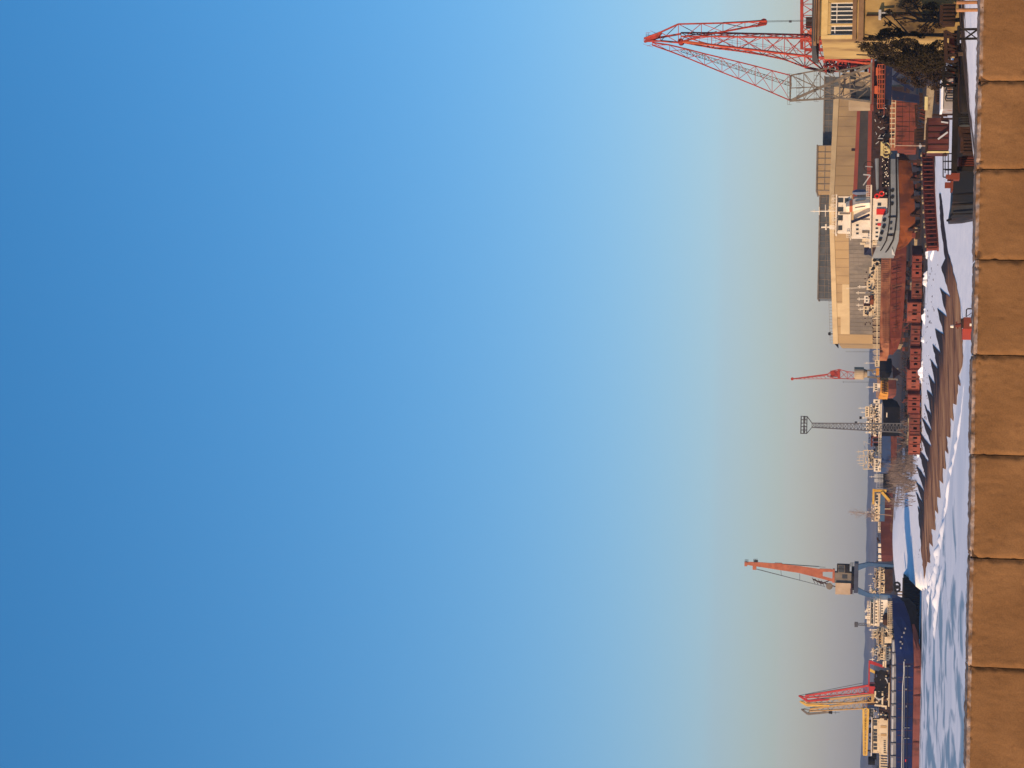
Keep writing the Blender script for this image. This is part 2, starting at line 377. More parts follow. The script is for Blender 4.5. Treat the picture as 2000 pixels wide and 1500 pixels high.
# ---- bare slipway with melted rail tracks; thin right end paints the shadow under the cradle beams
def Gs(x, y, off=.05):
    d = ray(x, y); t = (H - off + KS * (5.3 * .945 + 212 * .325)) / (KS * (d.x * .945 + d.y * .325) - d.z)
    return Vector((d.x * t, d.y * t, H + d.z * t))
outl = [(1834, 378), (1836, 414), (1838, 450), (1843, 490), (1846, 505), (1838, 522), (1856, 581), (1835, 562), (1849, 619), (1830, 602), (1843, 653), (1826, 642), (1837, 689), (1821, 672), (1831, 720), (1816, 700), (1826, 750), (1813, 732),
        (1822, 774), (1810, 762), (1819, 812), (1804, 788), (1820, 842), (1800, 815), (1819, 873), (1796, 845), (1814, 903), (1793, 876), (1808, 934), (1789, 908), (1806, 962), (1787, 936), (1803, 984), (1788, 960), (1799, 1005), (1792, 988), (1797, 1040), (1799, 1080), (1803, 1110), (1805, 1132),
        (1811, 1097), (1817, 1100), (1815, 1060), (1822, 1068), (1819, 1033), (1827, 1036), (1826, 996), (1832, 1004), (1830, 970), (1837, 973), (1834, 937), (1842, 945), (1841, 914), (1847, 917), (1845, 879), (1852, 887), (1848, 852), (1856, 855), (1856, 815), (1862, 823), (1861, 788), (1868, 791), (1871, 750), (1879, 758), (1872, 735), (1879, 716), (1880, 704), (1880, 666), (1878, 641), (1875, 594), (1871, 572), (1864, 540), (1857, 513), (1850, 486), (1845, 450), (1842, 414), (1837, 378)]
# jitter straight stretches so the melt edge is ragged
ol = []
for a, b_ in zip(outl, outl[1:] + outl[:1]):
    ol.append(a); n_ = max(1, int(math.hypot(a[0] - b_[0], a[1] - b_[1]) / 7))
    for k in range(1, n_):
        t = k / n_; ol.append((a[0] + (b_[0] - a[0]) * t + R.uniform(-.9, .9), a[1] + (b_[1] - a[1]) * t + R.uniform(-1, 1)))
me = bpy.data.meshes.new('slipway'); me.from_pydata([tuple(Gs(*p)) for p in ol], [], [tuple(range(len(ol)))])
slip = bpy.data.objects.new('slipway', me); COL.objects.link(slip); struct(slip, label='bare brown slipway deck melted free of snow with jagged rail tracks and painted shadow strip', cat='slipway')
fixn(slip)
sm_ = bpy.data.materials.new('wet_slip_timber'); sm_.use_nodes = True
N = sm_.node_tree.nodes; L = sm_.node_tree.links; b = N['Principled BSDF']; b.inputs['Roughness'].default_value = .8; b.inputs['Specular IOR Level'].default_value = .1
g = N.new('ShaderNodeNewGeometry'); mp = N.new('ShaderNodeMapping'); mp.inputs['Scale'].default_value = (.10, .20, .3); mp.inputs['Rotation'].default_value = (0, 0, .30); L.new(g.outputs['Position'], mp.inputs['Vector'])
n = N.new('ShaderNodeTexNoise'); n.inputs['Scale'].default_value = 1.; n.inputs['Detail'].default_value = 9; n.inputs['Roughness'].default_value = .7; L.new(mp.outputs[0], n.inputs['Vector'])
r = N.new('ShaderNodeValToRGB'); e = r.color_ramp.elements; e[0].position = .40; e[0].color = (.032, .016, .010, 1); e[1].position = .72; e[1].color = (.60, .31, .13, 1)
e2 = r.color_ramp.elements.new(.5); e2.color = (.24, .095, .033, 1)
# darker wet earth on the upper rim, drier boards lower down
dp = N.new('ShaderNodeVectorMath'); dp.operation = 'DOT_PRODUCT'; dp.inputs[1].default_value = (.945, .325, 0); L.new(g.outputs['Position'], dp.inputs[0])
mr = N.new('ShaderNodeMapRange'); mr.inputs['From Min'].default_value = 73.9 + 12; mr.inputs['From Max'].default_value = 73.9 + 20; mr.inputs['To Min'].default_value = .04; mr.inputs['To Max'].default_value = -.22; L.new(dp.outputs['Value'], mr.inputs['Value'])
ad = N.new('ShaderNodeMath'); ad.operation = 'ADD'; L.new(n.outputs['Fac'], ad.inputs[0]); L.new(mr.outputs[0], ad.inputs[1]); L.new(ad.outputs[0], r.inputs['Fac'])
L.new(r.outputs[0], b.inputs['Base Color']); me.materials.append(sm_)
# ---- wind drift ridges on the ice
m_snow = mat('drift_snow', (.82, .82, .85), (.76, .78, .83), .3, rough=.85, bump=.4, bdist=.2)
def ridge(pts, w, h, seed):
    P_ = [Gz(x, y, 0) for x, y in pts]; rings = []
    line = []
    for a, b_ in zip(P_, P_[1:]):
        n_ = max(2, int((b_ - a).length / .8))
        line += [a.lerp(b_, k / n_) for k in range(n_)]
    for k, p in enumerate(line):
        d = (line[min(k + 1, len(line) - 1)] - line[max(0, k - 1)]); d.z = 0; d.normalize(); s_ = Vector((-d.y, d.x, 0))
        e = math.sin(math.pi * k / max(1, len(line) - 1)) ** .5
        hh = h * e * max(.15, .75 + 1.1 * mnoise.noise(Vector((p.x * .55, p.y * .2, seed)))); ww = w * (.6 + .4 * e)
        rings.append([p + s_ * ww * q + Vector((0, 0, hh * math.exp(-(q * 1.9) ** 2) - .06 + .05 * mnoise.noise(Vector((p.x * 2 + q, p.y, seed))))) for q in (-1, -.7, -.4, -.15, 0, .15, .4, .7, 1)])
    return MB().loft(rings, caps=False, closed=False)
o = ridge([(1884, 742), (1878, 800), (1874, 840), (1864, 890), (1856, 925), (1850, 985), (1843, 1010), (1838, 1040)], .8, .42, 1).build('snow_bank', m_snow, smooth=True); struct(o, label='long low white drift ridge crossing the ice below the slipway', cat='snow')
for pts, w_, h_, sd in [([(1846, 1010), (1838, 1055), (1832, 1090), (1826, 1130)], 1.5, .7, 2), ([(1836, 1075), (1826, 1130), (1820, 1185)], 1.6, .6, 3), ([(1840, 1110), (1832, 1170), (1824, 1250)], 1.6, .55, 5), ([(1822, 1120), (1815, 1160), (1812, 1215)], 1.1, .5, 6)]:
    o = ridge(pts, w_, h_, sd).build('snow_bank', m_snow, smooth=True); struct(o, label='lumpy white snow drift on the ice left of the slipway', cat='snow')
# ---- far wooded river bluff
m_hill = mat('far_woods', (.065, .062, .075), (.10, .092, .10), .012, rough=1, stretch=(1, 1, 3), detail=8)
rings = []
for k in range(0, 781):
    X = -2300 + k * 6
    hgt = 17.0 + 3.0 * mnoise.noise(Vector((X * .0022, 3, 0))) + 1.6 * mnoise.noise(Vector((X * .012, 7, 0))) + 1.7 * mnoise.noise(Vector((X * .05, 1, 0))) + 1.0 * mnoise.noise(Vector((X * .17, 5, 0)))
    rings.append([Vector((X, 2900, -1)), Vector((X, 2906, hgt * .45)), Vector((X, 2960, hgt * .8)), Vector((X, 3080, hgt)), Vector((X, 3300, hgt * .9)), Vector((X, 3500, -1))])
hills = MB().loft(rings, caps=False, closed=False).build('hills', m_hill, smooth=True); struct(hills, label='low wooded river bluff on the hazy horizon', cat='hills'); fixn(hills)
# ---- haze
hz = MB().box(-3300, 3300, -100, 3800, -3, 75).build('haze', mat('haze_tmp', (1, 1, 1))); hz['kind'] = 'stuff'; hz['label'] = 'thin blue grey haze over the river and the far bluff'; hz['category'] = 'haze'
hm = bpy.data.materials.new('thin_haze'); hm.use_nodes = True; hn = hm.node_tree.nodes; hn.remove(hn['Principled BSDF'])
pv = hn.new('ShaderNodeVolumePrincipled'); pv.inputs['Color'].default_value = (.50, .66, 1, 1); pv.inputs['Density'].default_value = .00011; pv.inputs['Anisotropy'].default_value = 0.0
hm.node_tree.links.new(pv.outputs[0], hn['Material Output'].inputs['Volume']); hz.data.materials.clear(); hz.data.materials.append(hm)
# ================================================================== stone wall in front of the camera
def stone_wall():
    Yw = 12.0
    root = thing('stone_wall', 'rough brown block parapet wall with dark vertical joints running across the foreground', 'wall', (0, Yw, 7.2))
    joints = [-260, -30, 158, 330, 507, 693, 888, 1090, 1303, 1520, 1745]
    xl = sorted([W(1900, y, Yw).x for y in joints])
    def top(X):                                          # wall crest from the photo: lower at the right
        y = 750 - X * F / Yw; y = 1500 - (X * F / Yw + 750)
        return W(1886.5 + 27.5 * (1500 - y) / 1500, y, Yw).z
    mb = MB(); body = MB(); cr = MB()
    D = .34; st = .0105
    for k in range(len(xl) - 1):
        x0, x1 = xl[k] + .0025, xl[k + 1] - .0025
        n = max(8, int((x1 - x0) / st)); m = 40
        ofs = R.uniform(-.006, .006); tof = R.uniform(-.004, .004)
        prof = []
        for j in range(m): prof.append((0, 1 - j / m * 1.0))     # face rows, then the top
        def pt(X, fx, row, kind):
            zt = top(X) + tof
            e = min(X - x0, x1 - X)
            nz = mnoise.fractal(Vector((X * 9, row * 6, k * 3.1)), 1, 2, 5)
            if kind == 0:
                z = zt - row
                y = Yw + ofs + .0035 * nz + .0025 * mnoise.noise(Vector((X * 40, row * 14, 2)))
                ew = .02 + .016 * mnoise.noise(Vector((k * 7.3, row * 22, 1)))
                if e < ew: y += (ew - e) * .75
                pit = mnoise.noise(Vector((X * 17, row * 21, 11 + k)))
                if pit > .5: y += (pit - .5) * .02
                rag = .026 + .020 * mnoise.fractal(Vector((X * 13, 2, k)), 1, 2, 4) + (.055 if e < .05 else .012) * max(0, mnoise.noise(Vector((X * 26, row * 26, 3))))
                if row < rag: y += (rag - row) * .75 + .010 * mnoise.fractal(Vector((X * 40, row * 55, 9)), 1, 2, 3); z -= .004 * mnoise.noise(Vector((X * 60, 0, 0)))
                return Vector((X, y, z))
            y = Yw + .02 + row
            return Vector((X, y + ofs, zt + .006 * mnoise.fractal(Vector((X * 22, y * 22, 5)), 1, 2, 4) - (.004 if e < .02 else 0)))
        rows = []
        Lr = [.42 * (1 - j / 46) ** 1.25 for j in range(46)] + [0.0]
        for rr in Lr: rows.append([pt(x0 + (x1 - x0) * i / n, 0, rr, 0) for i in range(n + 1)])
        for rr in (.012, .03, .06, .1, .15, .2, .26, D): rows.append([pt(x0 + (x1 - x0) * i / n, 0, rr, 1) for i in range(n + 1)])
        cut = max(i_ for i_, rr in enumerate(Lr) if rr > .024) + 1
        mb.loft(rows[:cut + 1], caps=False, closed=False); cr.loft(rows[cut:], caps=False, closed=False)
        zt = top((x0 + x1) / 2) - .01
        body.box(x0 - .001, x1 + .001, Yw + .02, Yw + D - .004, zt - .46, zt - .004)
    for a, b_ in zip(xl, xl[1:]):
        zt = top((a + b_) / 2)
        body.box(a, b_, Yw - .002, Yw + D + .02, 6.6, zt - .42)
    o = mb.build('facing_block', m_wall, root, smooth=True)
    fixn(o)
    c_ = cr.build('skylit_edge', m_skylitcrest, root, smooth=True); fixn(c_)
    body.build('wall_core', m_wallcore, root)
wm = bpy.data.materials.new('wall_stone'); wm.use_nodes = True
N = wm.node_tree.nodes; L = wm.node_tree.links; b = N['Principled BSDF']; b.inputs['Roughness'].default_value = .95; b.inputs['Specular IOR Level'].default_value = .15
g = N.new('ShaderNodeNewGeometry')
n1 = N.new('ShaderNodeTexNoise'); n1.inputs['Scale'].default_value = 3.2; n1.inputs['Detail'].default_value = 8; L.new(g.outputs['Position'], n1.inputs['Vector'])
n2 = N.new('ShaderNodeTexNoise'); n2.inputs['Scale'].default_value = 120; n2.inputs['Detail'].default_value = 7; L.new(g.outputs['Position'], n2.inputs['Vector'])
n3 = N.new('ShaderNodeTexNoise'); n3.inputs['Scale'].default_value = 13; n3.inputs['Detail'].default_value = 9; L.new(g.outputs['Position'], n3.inputs['Vector'])
r1 = N.new('ShaderNodeValToRGB'); r1.color_ramp.elements[0].position = .35; r1.color_ramp.elements[0].color = (.140, .071, .029, 1); r1.color_ramp.elements[1].position = .68; r1.color_ramp.elements[1].color = (.185, .096, .040, 1)
L.new(n1.outputs['Fac'], r1.inputs['Fac'])
mp2 = N.new('ShaderNodeMapRange'); mp2.inputs['From Min'].default_value = .60; mp2.inputs['From Max'].default_value = .74; L.new(n3.outputs['Fac'], mp2.inputs['Value'])
mx = N.new('ShaderNodeMix'); mx.data_type = 'RGBA'; L.new(mp2.outputs[0], mx.inputs['Factor']); L.new(r1.outputs[0], mx.inputs['A']); mx.inputs['B'].default_value = (.13, .065, .028, 1)
hs = N.new('ShaderNodeMapRange'); hs.inputs['To Min'].default_value = .70; hs.inputs['To Max'].default_value = 1.30; L.new(n2.outputs['Fac'], hs.inputs['Value'])
hv = N.new('ShaderNodeHueSaturation'); L.new(hs.outputs[0], hv.inputs['Value']); L.new(mx.outputs['Result'], hv.inputs['Color']); L.new(hv.outputs[0], b.inputs['Base Color'])
bp = N.new('ShaderNodeBump'); bp.inputs['Strength'].default_value = .28; bp.inputs['Distance'].default_value = .006; L.new(n2.outputs['Fac'], bp.inputs['Height'])
bp2 = N.new('ShaderNodeBump'); bp2.inputs['Strength'].default_value = .22; bp2.inputs['Distance'].default_value = .02; L.new(n3.outputs['Fac'], bp2.inputs['Height']); L.new(bp2.outputs[0], bp.inputs['Normal']); L.new(bp.outputs[0], b.inputs['Normal'])
m_wall = wm
m_skylitcrest = mat('wall_crest_skylit', (.34, .27, .23), (.17, .11, .075), 16, rough=.95, bump=.5, bdist=.01, c3=(.16, .085, .04), s3=9, lo3=.42, hi3=.6)  # paler grey puts the skylight on the top rim into its colour
m_wallcore = mat('wall_mortar', (.10, .055, .03), (.06, .035, .02), 20, rough=1)
stone_wall()

def debris():
    """clods and grit lying on the trodden snow"""
    rnd = random.Random(91); mb = MB()
    for _ in range(150):
        y = rnd.uniform(480, 1120); x = 1812 - (y - 486) * .03 + rnd.uniform(-2, 40) * rnd.random()
        p = Gs(x, y, 0)
        if not (150 < p.y < 420): continue
        z = max(T(p.x, p.y), 0); r = rnd.uniform(.04, .13)
        a = rnd.uniform(0, 3); u = Vector((math.cos(a), math.sin(a), 0)) * r * rnd.uniform(1, 2.4); w = Vector((-math.sin(a), math.cos(a), 0)) * r; c = Vector((p.x, p.y, z - .02)); h = Vector((0, 0, r * rnd.uniform(.5, 1)))
        mb.quadbox([c - u - w, c + u - w, c + u + w, c - u + w, c - u * .6 - w * .6 + h, c + u * .5 - w * .7 + h, c + u * .6 + w * .5 + h, c - u * .7 + w * .6 + h])
    o = mb.build('debris', m_brownjunk); struct(o, 'stuff', 'dark clods and scraps scattered over the trodden snow', 'debris')
debris()
m_joint = mat('panel_joint', (.24, .165, .085), (.18, .12, .06), .5, rough=.95)
# ================================================================== yellow house at the right edge
def wall_holes(mb, xa, xb, holes, ya, yb, Y, d):
    """wall seen at rows xa..xb and columns ya..yb with rectangular openings (x0,x1,y0,y1)"""
    ycuts = sorted({ya, yb} | {h[2] for h in holes} | {h[3] for h in holes})
    for y0, y1 in zip(ycuts, ycuts[1:]):
        hs = sorted([h for h in holes if h[2] <= y0 and h[3] >= y1])
        x = xa
        for h in hs:
            if h[0] > x: mb.P(x, h[0], y0, y1, Y, d)
            x = h[1]
        if x < xb: mb.P(x, xb, y0, y1, Y, d)
    return mb
def yellow_house():
    Y = 150.0
    root = thing('yellow_house', 'weathered yellow plaster house with white framed windows behind the dark trees', 'house', base(20, Y))
    ups = [(1622, 1668, 5, 46), (1622, 1668, 50, 68), (1622, 1668, -60, -19)]
    lows = [(1745, 1800, -52, -22)]
    mb = MB(); wall_holes(mb, 1604, 1672, ups, -330, 75, Y, .45)
    lw = MB(); wall_holes(lw, 1690, 1876, lows, -330, 75, Y + .02, .43)
    mb.P(1672, 1690, -330, 75, Y, .45)
    c = W(1604, 75, Y); e = W(1876, 75, Y); f = W(1604, -330, Y)
    mb.box(c.x, c.x + .4, Y + .45, Y + 9, e.z, c.z)
    mb.box(f.x - .4, f.x, Y + .45, Y + 9, e.z, c.z)
    mb.box(c.x, f.x, Y + 9, Y + 9.4, e.z, c.z)
    mb.build('wall', m_house, root); lw.build('lower_wall', m_houselow, root)
    b = MB(); b.P(1668.5, 1676, -330, 76, Y - .16, .155); b.P(1680, 1690, -330, 76, Y - .22, .215); b.build('string_course', m_houseband, root)
    k = MB(); k.P(1598, 1604, -332, 79, Y - .35, .8); k.P(1592.5, 1597.8, -334, 83, Y - .55, 1.0); k.build('cornice', m_houseband, root)
    rf = MB(); a = W(1592, 84, Y); z = W(1592, -334, Y)
    rf.quadbox([(a.x, Y - .6, a.z + .01), (z.x, Y - .6, a.z + .01), (z.x, Y + 9.8, a.z + .01), (a.x, Y + 9.8, a.z + .01), (a.x + .2, Y - .4, a.z + .25), (z.x, Y - .4, a.z + .25), (z.x, Y + 9.6, a.z + .5), (a.x + .2, Y + 9.6, a.z + .5)])
    rf.build('roof', m_roof, root)
    pl = MB(); pl.P(1604.2, 1668, 68.5, 75.2, Y - .07, .065); pl.P(1604.2, 1620, -330, 68.3, Y - .05, .045); pl.build('pilaster', mat('house_trim', (.60, .44, .19), (.5, .35, .14), .8, rough=.9), root)
    def window(x0, x1, y0, y1, nm, split):
        fr = MB(); k = 1.4
        fr.P(x0, x0 + k, y0, y1, Y + .08, .1); fr.P(x1 - k, x1, y0, y1, Y + .08, .1)
        fr.P(x0 + k, x1 - k, y0, y0 + k, Y + .08, .1); fr.P(x0 + k, x1 - k, y1 - k, y1, Y + .08, .1)
        for i in range(1, nm):
            yy = y0 + (y1 - y0) * i / nm; fr.P(x0 + k, x1 - k, yy - .65, yy + .65, Y + .09, .08)
        fr.P(x0 + split, x0 + split + 1.2, y0 + k, y1 - k, Y + .085, .07)
        o = fr.build('window', m_frame, root)
        MB().P(x0 + k, x1 - k, y0 + k, y1 - k, Y + .2, .05).build('pane', m_glass, o)
        if y1 - y0 > 30: MB().P(x0 + .5 * (x1 - x0) + 18, x1 - 3, y0 + 7, y0 + 12, Y + .13, .05).build('vent', m_frame, o)
        MB().P(x1 - .2, x1 + 2.2, y0 - 1.5, y1 + 1.5, Y - .12, .2).build('sill', m_frame, o)
    window(*ups[0], 5, 12); window(*ups[1], 2, 8); window(*ups[2], 5, 12); window(*lows[0], 3, 14)
    p = MB(); p.bar(W(1692, 30, Y - .12), W(1868, 29, Y - .12), .06, n=6); p.build('drainpipe', m_brownjunk, root)
    p = MB(); p.P(1716, 1721, 19, 37, Y - .5, .48); p.bar(W(1716, 26, Y - .4), W(1742, 24, Y - .4), .05); p.build('wall_lamp_bracket', m_lightgrey, root)
yellow_house()
# ---- foliage
def leaf_cloud(mb, blobs, n, size, rnd):
    """blobs: (centre, radii) ellipsoids; n small two-sided leaf faces spread through them"""
    tot = sum(b[1].x * b[1].y * b[1].z for b in blobs)
    for c, r in blobs:
        m = max(20, int(n * r.x * r.y * r.z / tot))
        for _ in range(m):
            while True:
                p = Vector((rnd.uniform(-1, 1), rnd.uniform(-1, 1), rnd.uniform(-1, 1)))
                if p.length < 1: break
            if p.length > .05: p = p.normalized() * (p.length ** .55)
            q = c + Vector((p.x * r.x, p.y * r.y, p.z * r.z))
            if mnoise.noise(q * 1.7) + .6 * mnoise.noise(q * 4.5) < -.10: continue
            s_ = size * rnd.uniform(.6, 1.4)
            u = Vector((rnd.gauss(0, 1), rnd.gauss(0, 1), rnd.gauss(0, 1))).normalized(); w = u.orthogonal().normalized()
            w = (w + u.cross(w) * rnd.uniform(-1, 1)).normalized()
            i = len(mb.v); mb.v += [q - u * s_, q + w * s_ * .45, q + u * s_, q - w * s_ * .45]; mb.f.append((i, i + 1, i + 2, i + 3))
def limb_tree(mb, p, d, L, r, depth, rnd, up=.15, spread=.6):
    q = p + d * L
    mb.bar(p, q, r, r * .62, n=5 if r > .05 else 4)
    if depth == 0: return
    for _ in range(rnd.choice((2, 3))):
        e = (d + Vector((rnd.uniform(-spread, spread), rnd.uniform(-spread, spread), rnd.uniform(-spread * .4, spread * .6) + up))).normalized()
        limb_tree(mb, p.lerp(q, rnd.uniform(.55, 1)), e, L * rnd.uniform(.6, .85), r * .58, depth - 1, rnd, up, spread)
def bushy_tree(name, label, blobs_px, foot, Y, n, size, m, seed, group=None, cat='tree'):
    rnd = random.Random(seed); k = S(Y)
    b0 = base(foot[1], Y); root = thing(name, label, cat, b0, group)
    tr = MB(); top = W(min(b[0] - b[2] * .4 for b in blobs_px), foot[1], Y)
    hgt = max(1.5, top.z - b0.z)
    prev = b0 - Vector((0, 0, .2)); r = .05 * hgt ** .5 + .06
    for i in range(1, 6):
        q = b0 + Vector((rnd.uniform(-.12, .12), rnd.uniform(-.12, .12), hgt * i / 5)); tr.bar(prev, q, r, r * .75, n=7); r *= .75; prev = q
    blobs = []
    for x, y, rx, ry, dd in blobs_px:
        c = W(x, y, Y + dd); blobs.append((c, Vector((ry * k, ry * k, rx * k))))
        o_ = b0 + Vector((0, 0, max(.4, (c.z - b0.z) * .7)))
        tr.bar(o_, c, .07, .03, n=5)
        for _ in range(5):
            tr.bar(c, c + Vector((rnd.uniform(-1, 1) * ry * k, rnd.uniform(-1, 1) * ry * k, rnd.uniform(-.5, 1) * rx * k)), .03, .01)
    for c, r in blobs:
        for _ in range(14):
            d = Vector((rnd.gauss(0, 1), rnd.gauss(0, 1), rnd.gauss(.5, 1))).normalized(); e_ = Vector((d.x * r.x, d.y * r.y, d.z * r.z))
            tr.bar(c + e_ * .3, c + e_ * rnd.uniform(1.0, 1.4), .022, .006, n=3, cap=False)
    tr.build('trunk', m_bark, root)
    cr = MB(); leaf_cloud(cr, blobs, n, size, rnd); cr.build('crown', m, root)
    return root
bushy_tree('evergreen_tree', 'dense dark evergreen tree with a ragged top covering the left corner of the yellow house', [(1704, 94, 24, 12, 0), (1722, 103, 30, 18, .2), (1750, 106, 34, 25, 0), (1780, 112, 34, 28, .2), (1812, 114, 34, 28, 0), (1735, 86, 22, 14, -.3), (1686, 88, 14, 7, 0), (1835, 104, 24, 26, 0), (1772, 88, 24, 14, 0), (1676, 82, 8, 3, 0)], (1858, 105), 145, 46000, .065, m_leaf, 3)
bushy_tree('evergreen_bush', 'upright dark evergreen bush growing against the yellow house wall', [(1738, 62, 20, 8, 0), (1722, 72, 16, 8, 0), (1750, 58, 10, 6, 0), (1733, 46, 9, 6, .3), (1727, 32, 6, 5, .3), (1735, 22, 8, 4, .3), (1763, 68, 14, 7, 0), (1705, 74, 10, 6, 0), (1692, 76, 7, 4, 0), (1785, 66, 8, 5, 0), (1800, 70, 9, 5, 0)], (1858, 70), 147, 9000, .06, m_leaf, 5)
bushy_tree('climbing_vine', 'brown leafless vine spreading over the lower yellow house wall', [(1790, 40, 16, 5, 1.4), (1775, 28, 12, 5, 1.6), (1805, 52, 16, 5, 1.4), (1790, 62, 14, 5, 1.2), (1815, 38, 14, 5, 1.4), (1830, 24, 14, 8, 1.2), (1765, 12, 10, 6, 1.5), (1795, 12, 16, 7, 1.5), (1770, 44, 12, 6, 1.5), (1812, 60, 14, 6, 1.4), (1820, 12, 14, 8, 1.5), (1750, 30, 9, 5, 1.6), (1835, 48, 14, 8, 1.3), (1780, 2, 14, 6, 1.5)], (1858, 40), 147.6, 5200, .06, m_vine, 8, cat='vine')
bushy_tree('dark_thicket', 'low brown bare thicket under the blue crane portal beside the evergreen tree', [(1812, 138, 24, 18, 0), (1826, 160, 18, 16, 0), (1796, 156, 20, 16, 0), (1782, 134, 26, 16, 0), (1838, 132, 18, 18, 0), (1842, 154, 12, 14, 0), (1770, 150, 18, 14, 0), (1760, 130, 16, 12, 0)], (1862, 140), 172, 16000, .075, m_vine, 9, cat='shrub')
# ================================================================== big red portal crane
def portal_crane():
    Y = 335.0
    b0 = base(152, Y)
    root = thing('portal_crane', 'tall red lattice luffing crane on a shade-darkened blue portal with grey rear frame', 'crane', b0)
    w = lambda x, y, d=0: W(x, y, Y + d)
    fl = lambda x: 80 + (x - 1330) * 44 / 370            # front left chord, straight and bright
    rows = [(1330, 82, 64, .6), (1390, 93, 64, 1.0), (1440, 99, 65, 1.3), (1490, 107, 66, 1.7), (1532, 116, 67, 2.0), (1572, 131, 68, 2.3), (1610, 139, 74, 2.2), (1645, 138, 86, 1.9), (1700, 125, 110, 1.5)]
    rings = [[w(x, fl(x), -h), w(x, yl, h), w(x, yr, h), w(x, min(fl(x) - 4, yr + 7), -h)] for x, yl, yr, h in rows]
    jib = MB(); jib.lattice(rings, .13, .062, cross=True); jib.lattice(rings[5:], .2, .11)
    for x in range(1350, 1700, 16):
        jib.bar(w(x, fl(x) - 2, -.6), w(x, fl(x) - 14, -.6), .02)
    for y_ in (-9, -13): jib.bar(w(1345, fl(1345) + y_, -.6), w(1690, fl(1690) + y_ + 2, -.6), .02)
    jo = jib.build('jib', m_red, root)
    MB().bar(w(1330, 80.5, -.75), w(1700, 124.5, -1.65), .17).build('front_chord', m_orangebright, jo)
    bk = MB(); rows = [(1258, 81, 75, .35), (1290, 80, 63, .7), (1325, 83, 47, .9), (1370, 70, 46, .8), (1412, 62, 45, .65), (1455, 54, 43, .5), (1497, 47, 40, .3)]
    rings = [[w(x, a, -h), w(x, a, h), w(x, b, h), w(x, b, -h)] for x, a, b, h in rows]
    bk.lattice(rings, .13, .055, cross=False)
    bk.bar(w(1262, 78), w(1330, 66), .16); bk.bar(w(1325, 84, -.5), w(1400, 62, -.5), .12)
    bk.prism([w(1476, 52, -.3), w(1487, 38, -.3), w(1498, 40, -.3), (w(1496, 48, -.3))], (0, .6, 0))
    bk.prism([w(1258, 82, -.5), w(1262, 72, -.5), w(1292, 64, -.5), w(1284, 74, -.5)], (0, 1.0, 0))
    bk.disc(w(1492, 43), .55, .5, n=14); bk.disc(w(1330, 82), .5, 1.4)
    o = bk.build('beak', m_red, root)
    rl = MB(); rail(rl, 1262, 1270, 64, 82, Y, 4, .03); rl.bar(w(1270, 60), w(1284, 66), .03); rl.bar(w(1264, 90), w(1276, 86), .03); rl.bar(w(1256, 86), w(1275, 92), .025); rl.build('railing', m_red, o)
    tie = MB(); rows = [(1274, 88, 83, .3), (1308, 100, 88, .5), (1342, 113, 96, .7), (1376, 127, 105, .8), (1410, 141, 113, .9), (1443, 154, 121, .9), (1475, 167, 129, .9), (1508, 181, 138, .9), (1543, 196, 147, .9)]
    rings = [[w(x, a, -h), w(x, a, h), w(x, b, h), w(x, b, -h)] for x, a, b, h in rows]
    tie.lattice(rings, .10, .045, cross=True); tie.build('tie_boom', m_red, root)
    ld = MB(); ld.lattice([[w(x, 101 + (x - 1330) * .315, -.1), w(x, 94 + (x - 1330) * .315, -.1)] for x in range(1330, 1548, 6)], .045, .035); ld.build('ladder', m_greysteel, root)
    a = MB()
    for d in (-1.6, 1.6):
        a.bar(w(1543, 197, d), w(1702, 127, d), .22); a.bar(w(1543, 197, d), w(1640, 191, d), .16); a.bar(w(1640, 191, d), w(1702, 199, d), .17)
        a.bar(w(1545, 147, d), w(1543, 197, d), .12); a.bar(w(1545, 147, d), w(1620, 133, d), .12); a.bar(w(1640, 138, d), w(1640, 191, d), .13)
        a.bar(w(1545, 147, d), w(1640, 191, d), .09); a.bar(w(1570, 143, d), w(1570, 195, d), .07); a.bar(w(1602, 136, d), w(1602, 193, d), .08)
        a.bar(w(1570, 143, d), w(1602, 193, d), .06); a.bar(w(1602, 138, d), w(1570, 195, d), .06)
        a.bar(w(1702, 122, d), w(1702, 203, d), .2); a.bar(w(1640, 190, d), w(1702, 166, d), .1); a.bar(w(1660, 148, d), w(1660, 195, d), .07)
        a.bar(w(1602, 136, d), w(1640, 160, d), .08)
        for k_ in range(6):
            xx = 1548 + k_ * 25; a.bar(w(xx, 196 - k_ * .3, d), w(xx + 22, 176, d), .06); a.bar(w(xx, 148 - k_ * 3, d), w(xx + 22, 172, d), .06)
        a.bar(w(1543, 172, d), w(1640, 168, d), .08); a.bar(w(1620, 133, d), w(1702, 160, d), .1); a.bar(w(1640, 138, d), w(1702, 127, d), .12)
    for x, y in ((1543, 197), (1545, 147), (1570, 195), (1602, 193), (1640, 191), (1702, 127), (1702, 200), (1640, 138)): a.bar(w(x, y, -1.6), w(x, y, 1.6), .09)
    a.build('rear_frame', m_greysteel, root)
    rr = MB()
    for x, ya, yb in ((1556, 200, 146), (1590, 198, 140), (1622, 194, 136)):
        rail(rr, x, x + 9, ya, yb, Y - 1.9, 8, .025)
    rail(rr, 1538, 1546, 204, 144, Y - 1.9, 8, .025); rr.build('railing', m_greysteel, root)
    mh = MB(); mh.P(1648, 1699, 141, 188, Y + .2, 4.2); mh.prism([w(1648, 188, .2), w(1648, 141, .2), w(1640, 150, .2), w(1640, 180, .2)], (0, 4, 0))
    h = mh.build('machinery_house', m_beige, root)
    dd = MB(); dd.P(1663, 1690, 160, 171, Y + .14, .06); dd.build('door', m_greysteel, h)
    for y in (146, 176): win(h, 1660, 1672, y, y + 9, Y + .2)
    cw = MB(); cw.P(1658, 1699, 195, 209, Y - 1.2, 4.5); cw.P(1671, 1678, 188, 196, Y - .5, 2.5); cw.build('counterweight', m_beige, root)
    wn = MB(); rnd = random.Random(4)
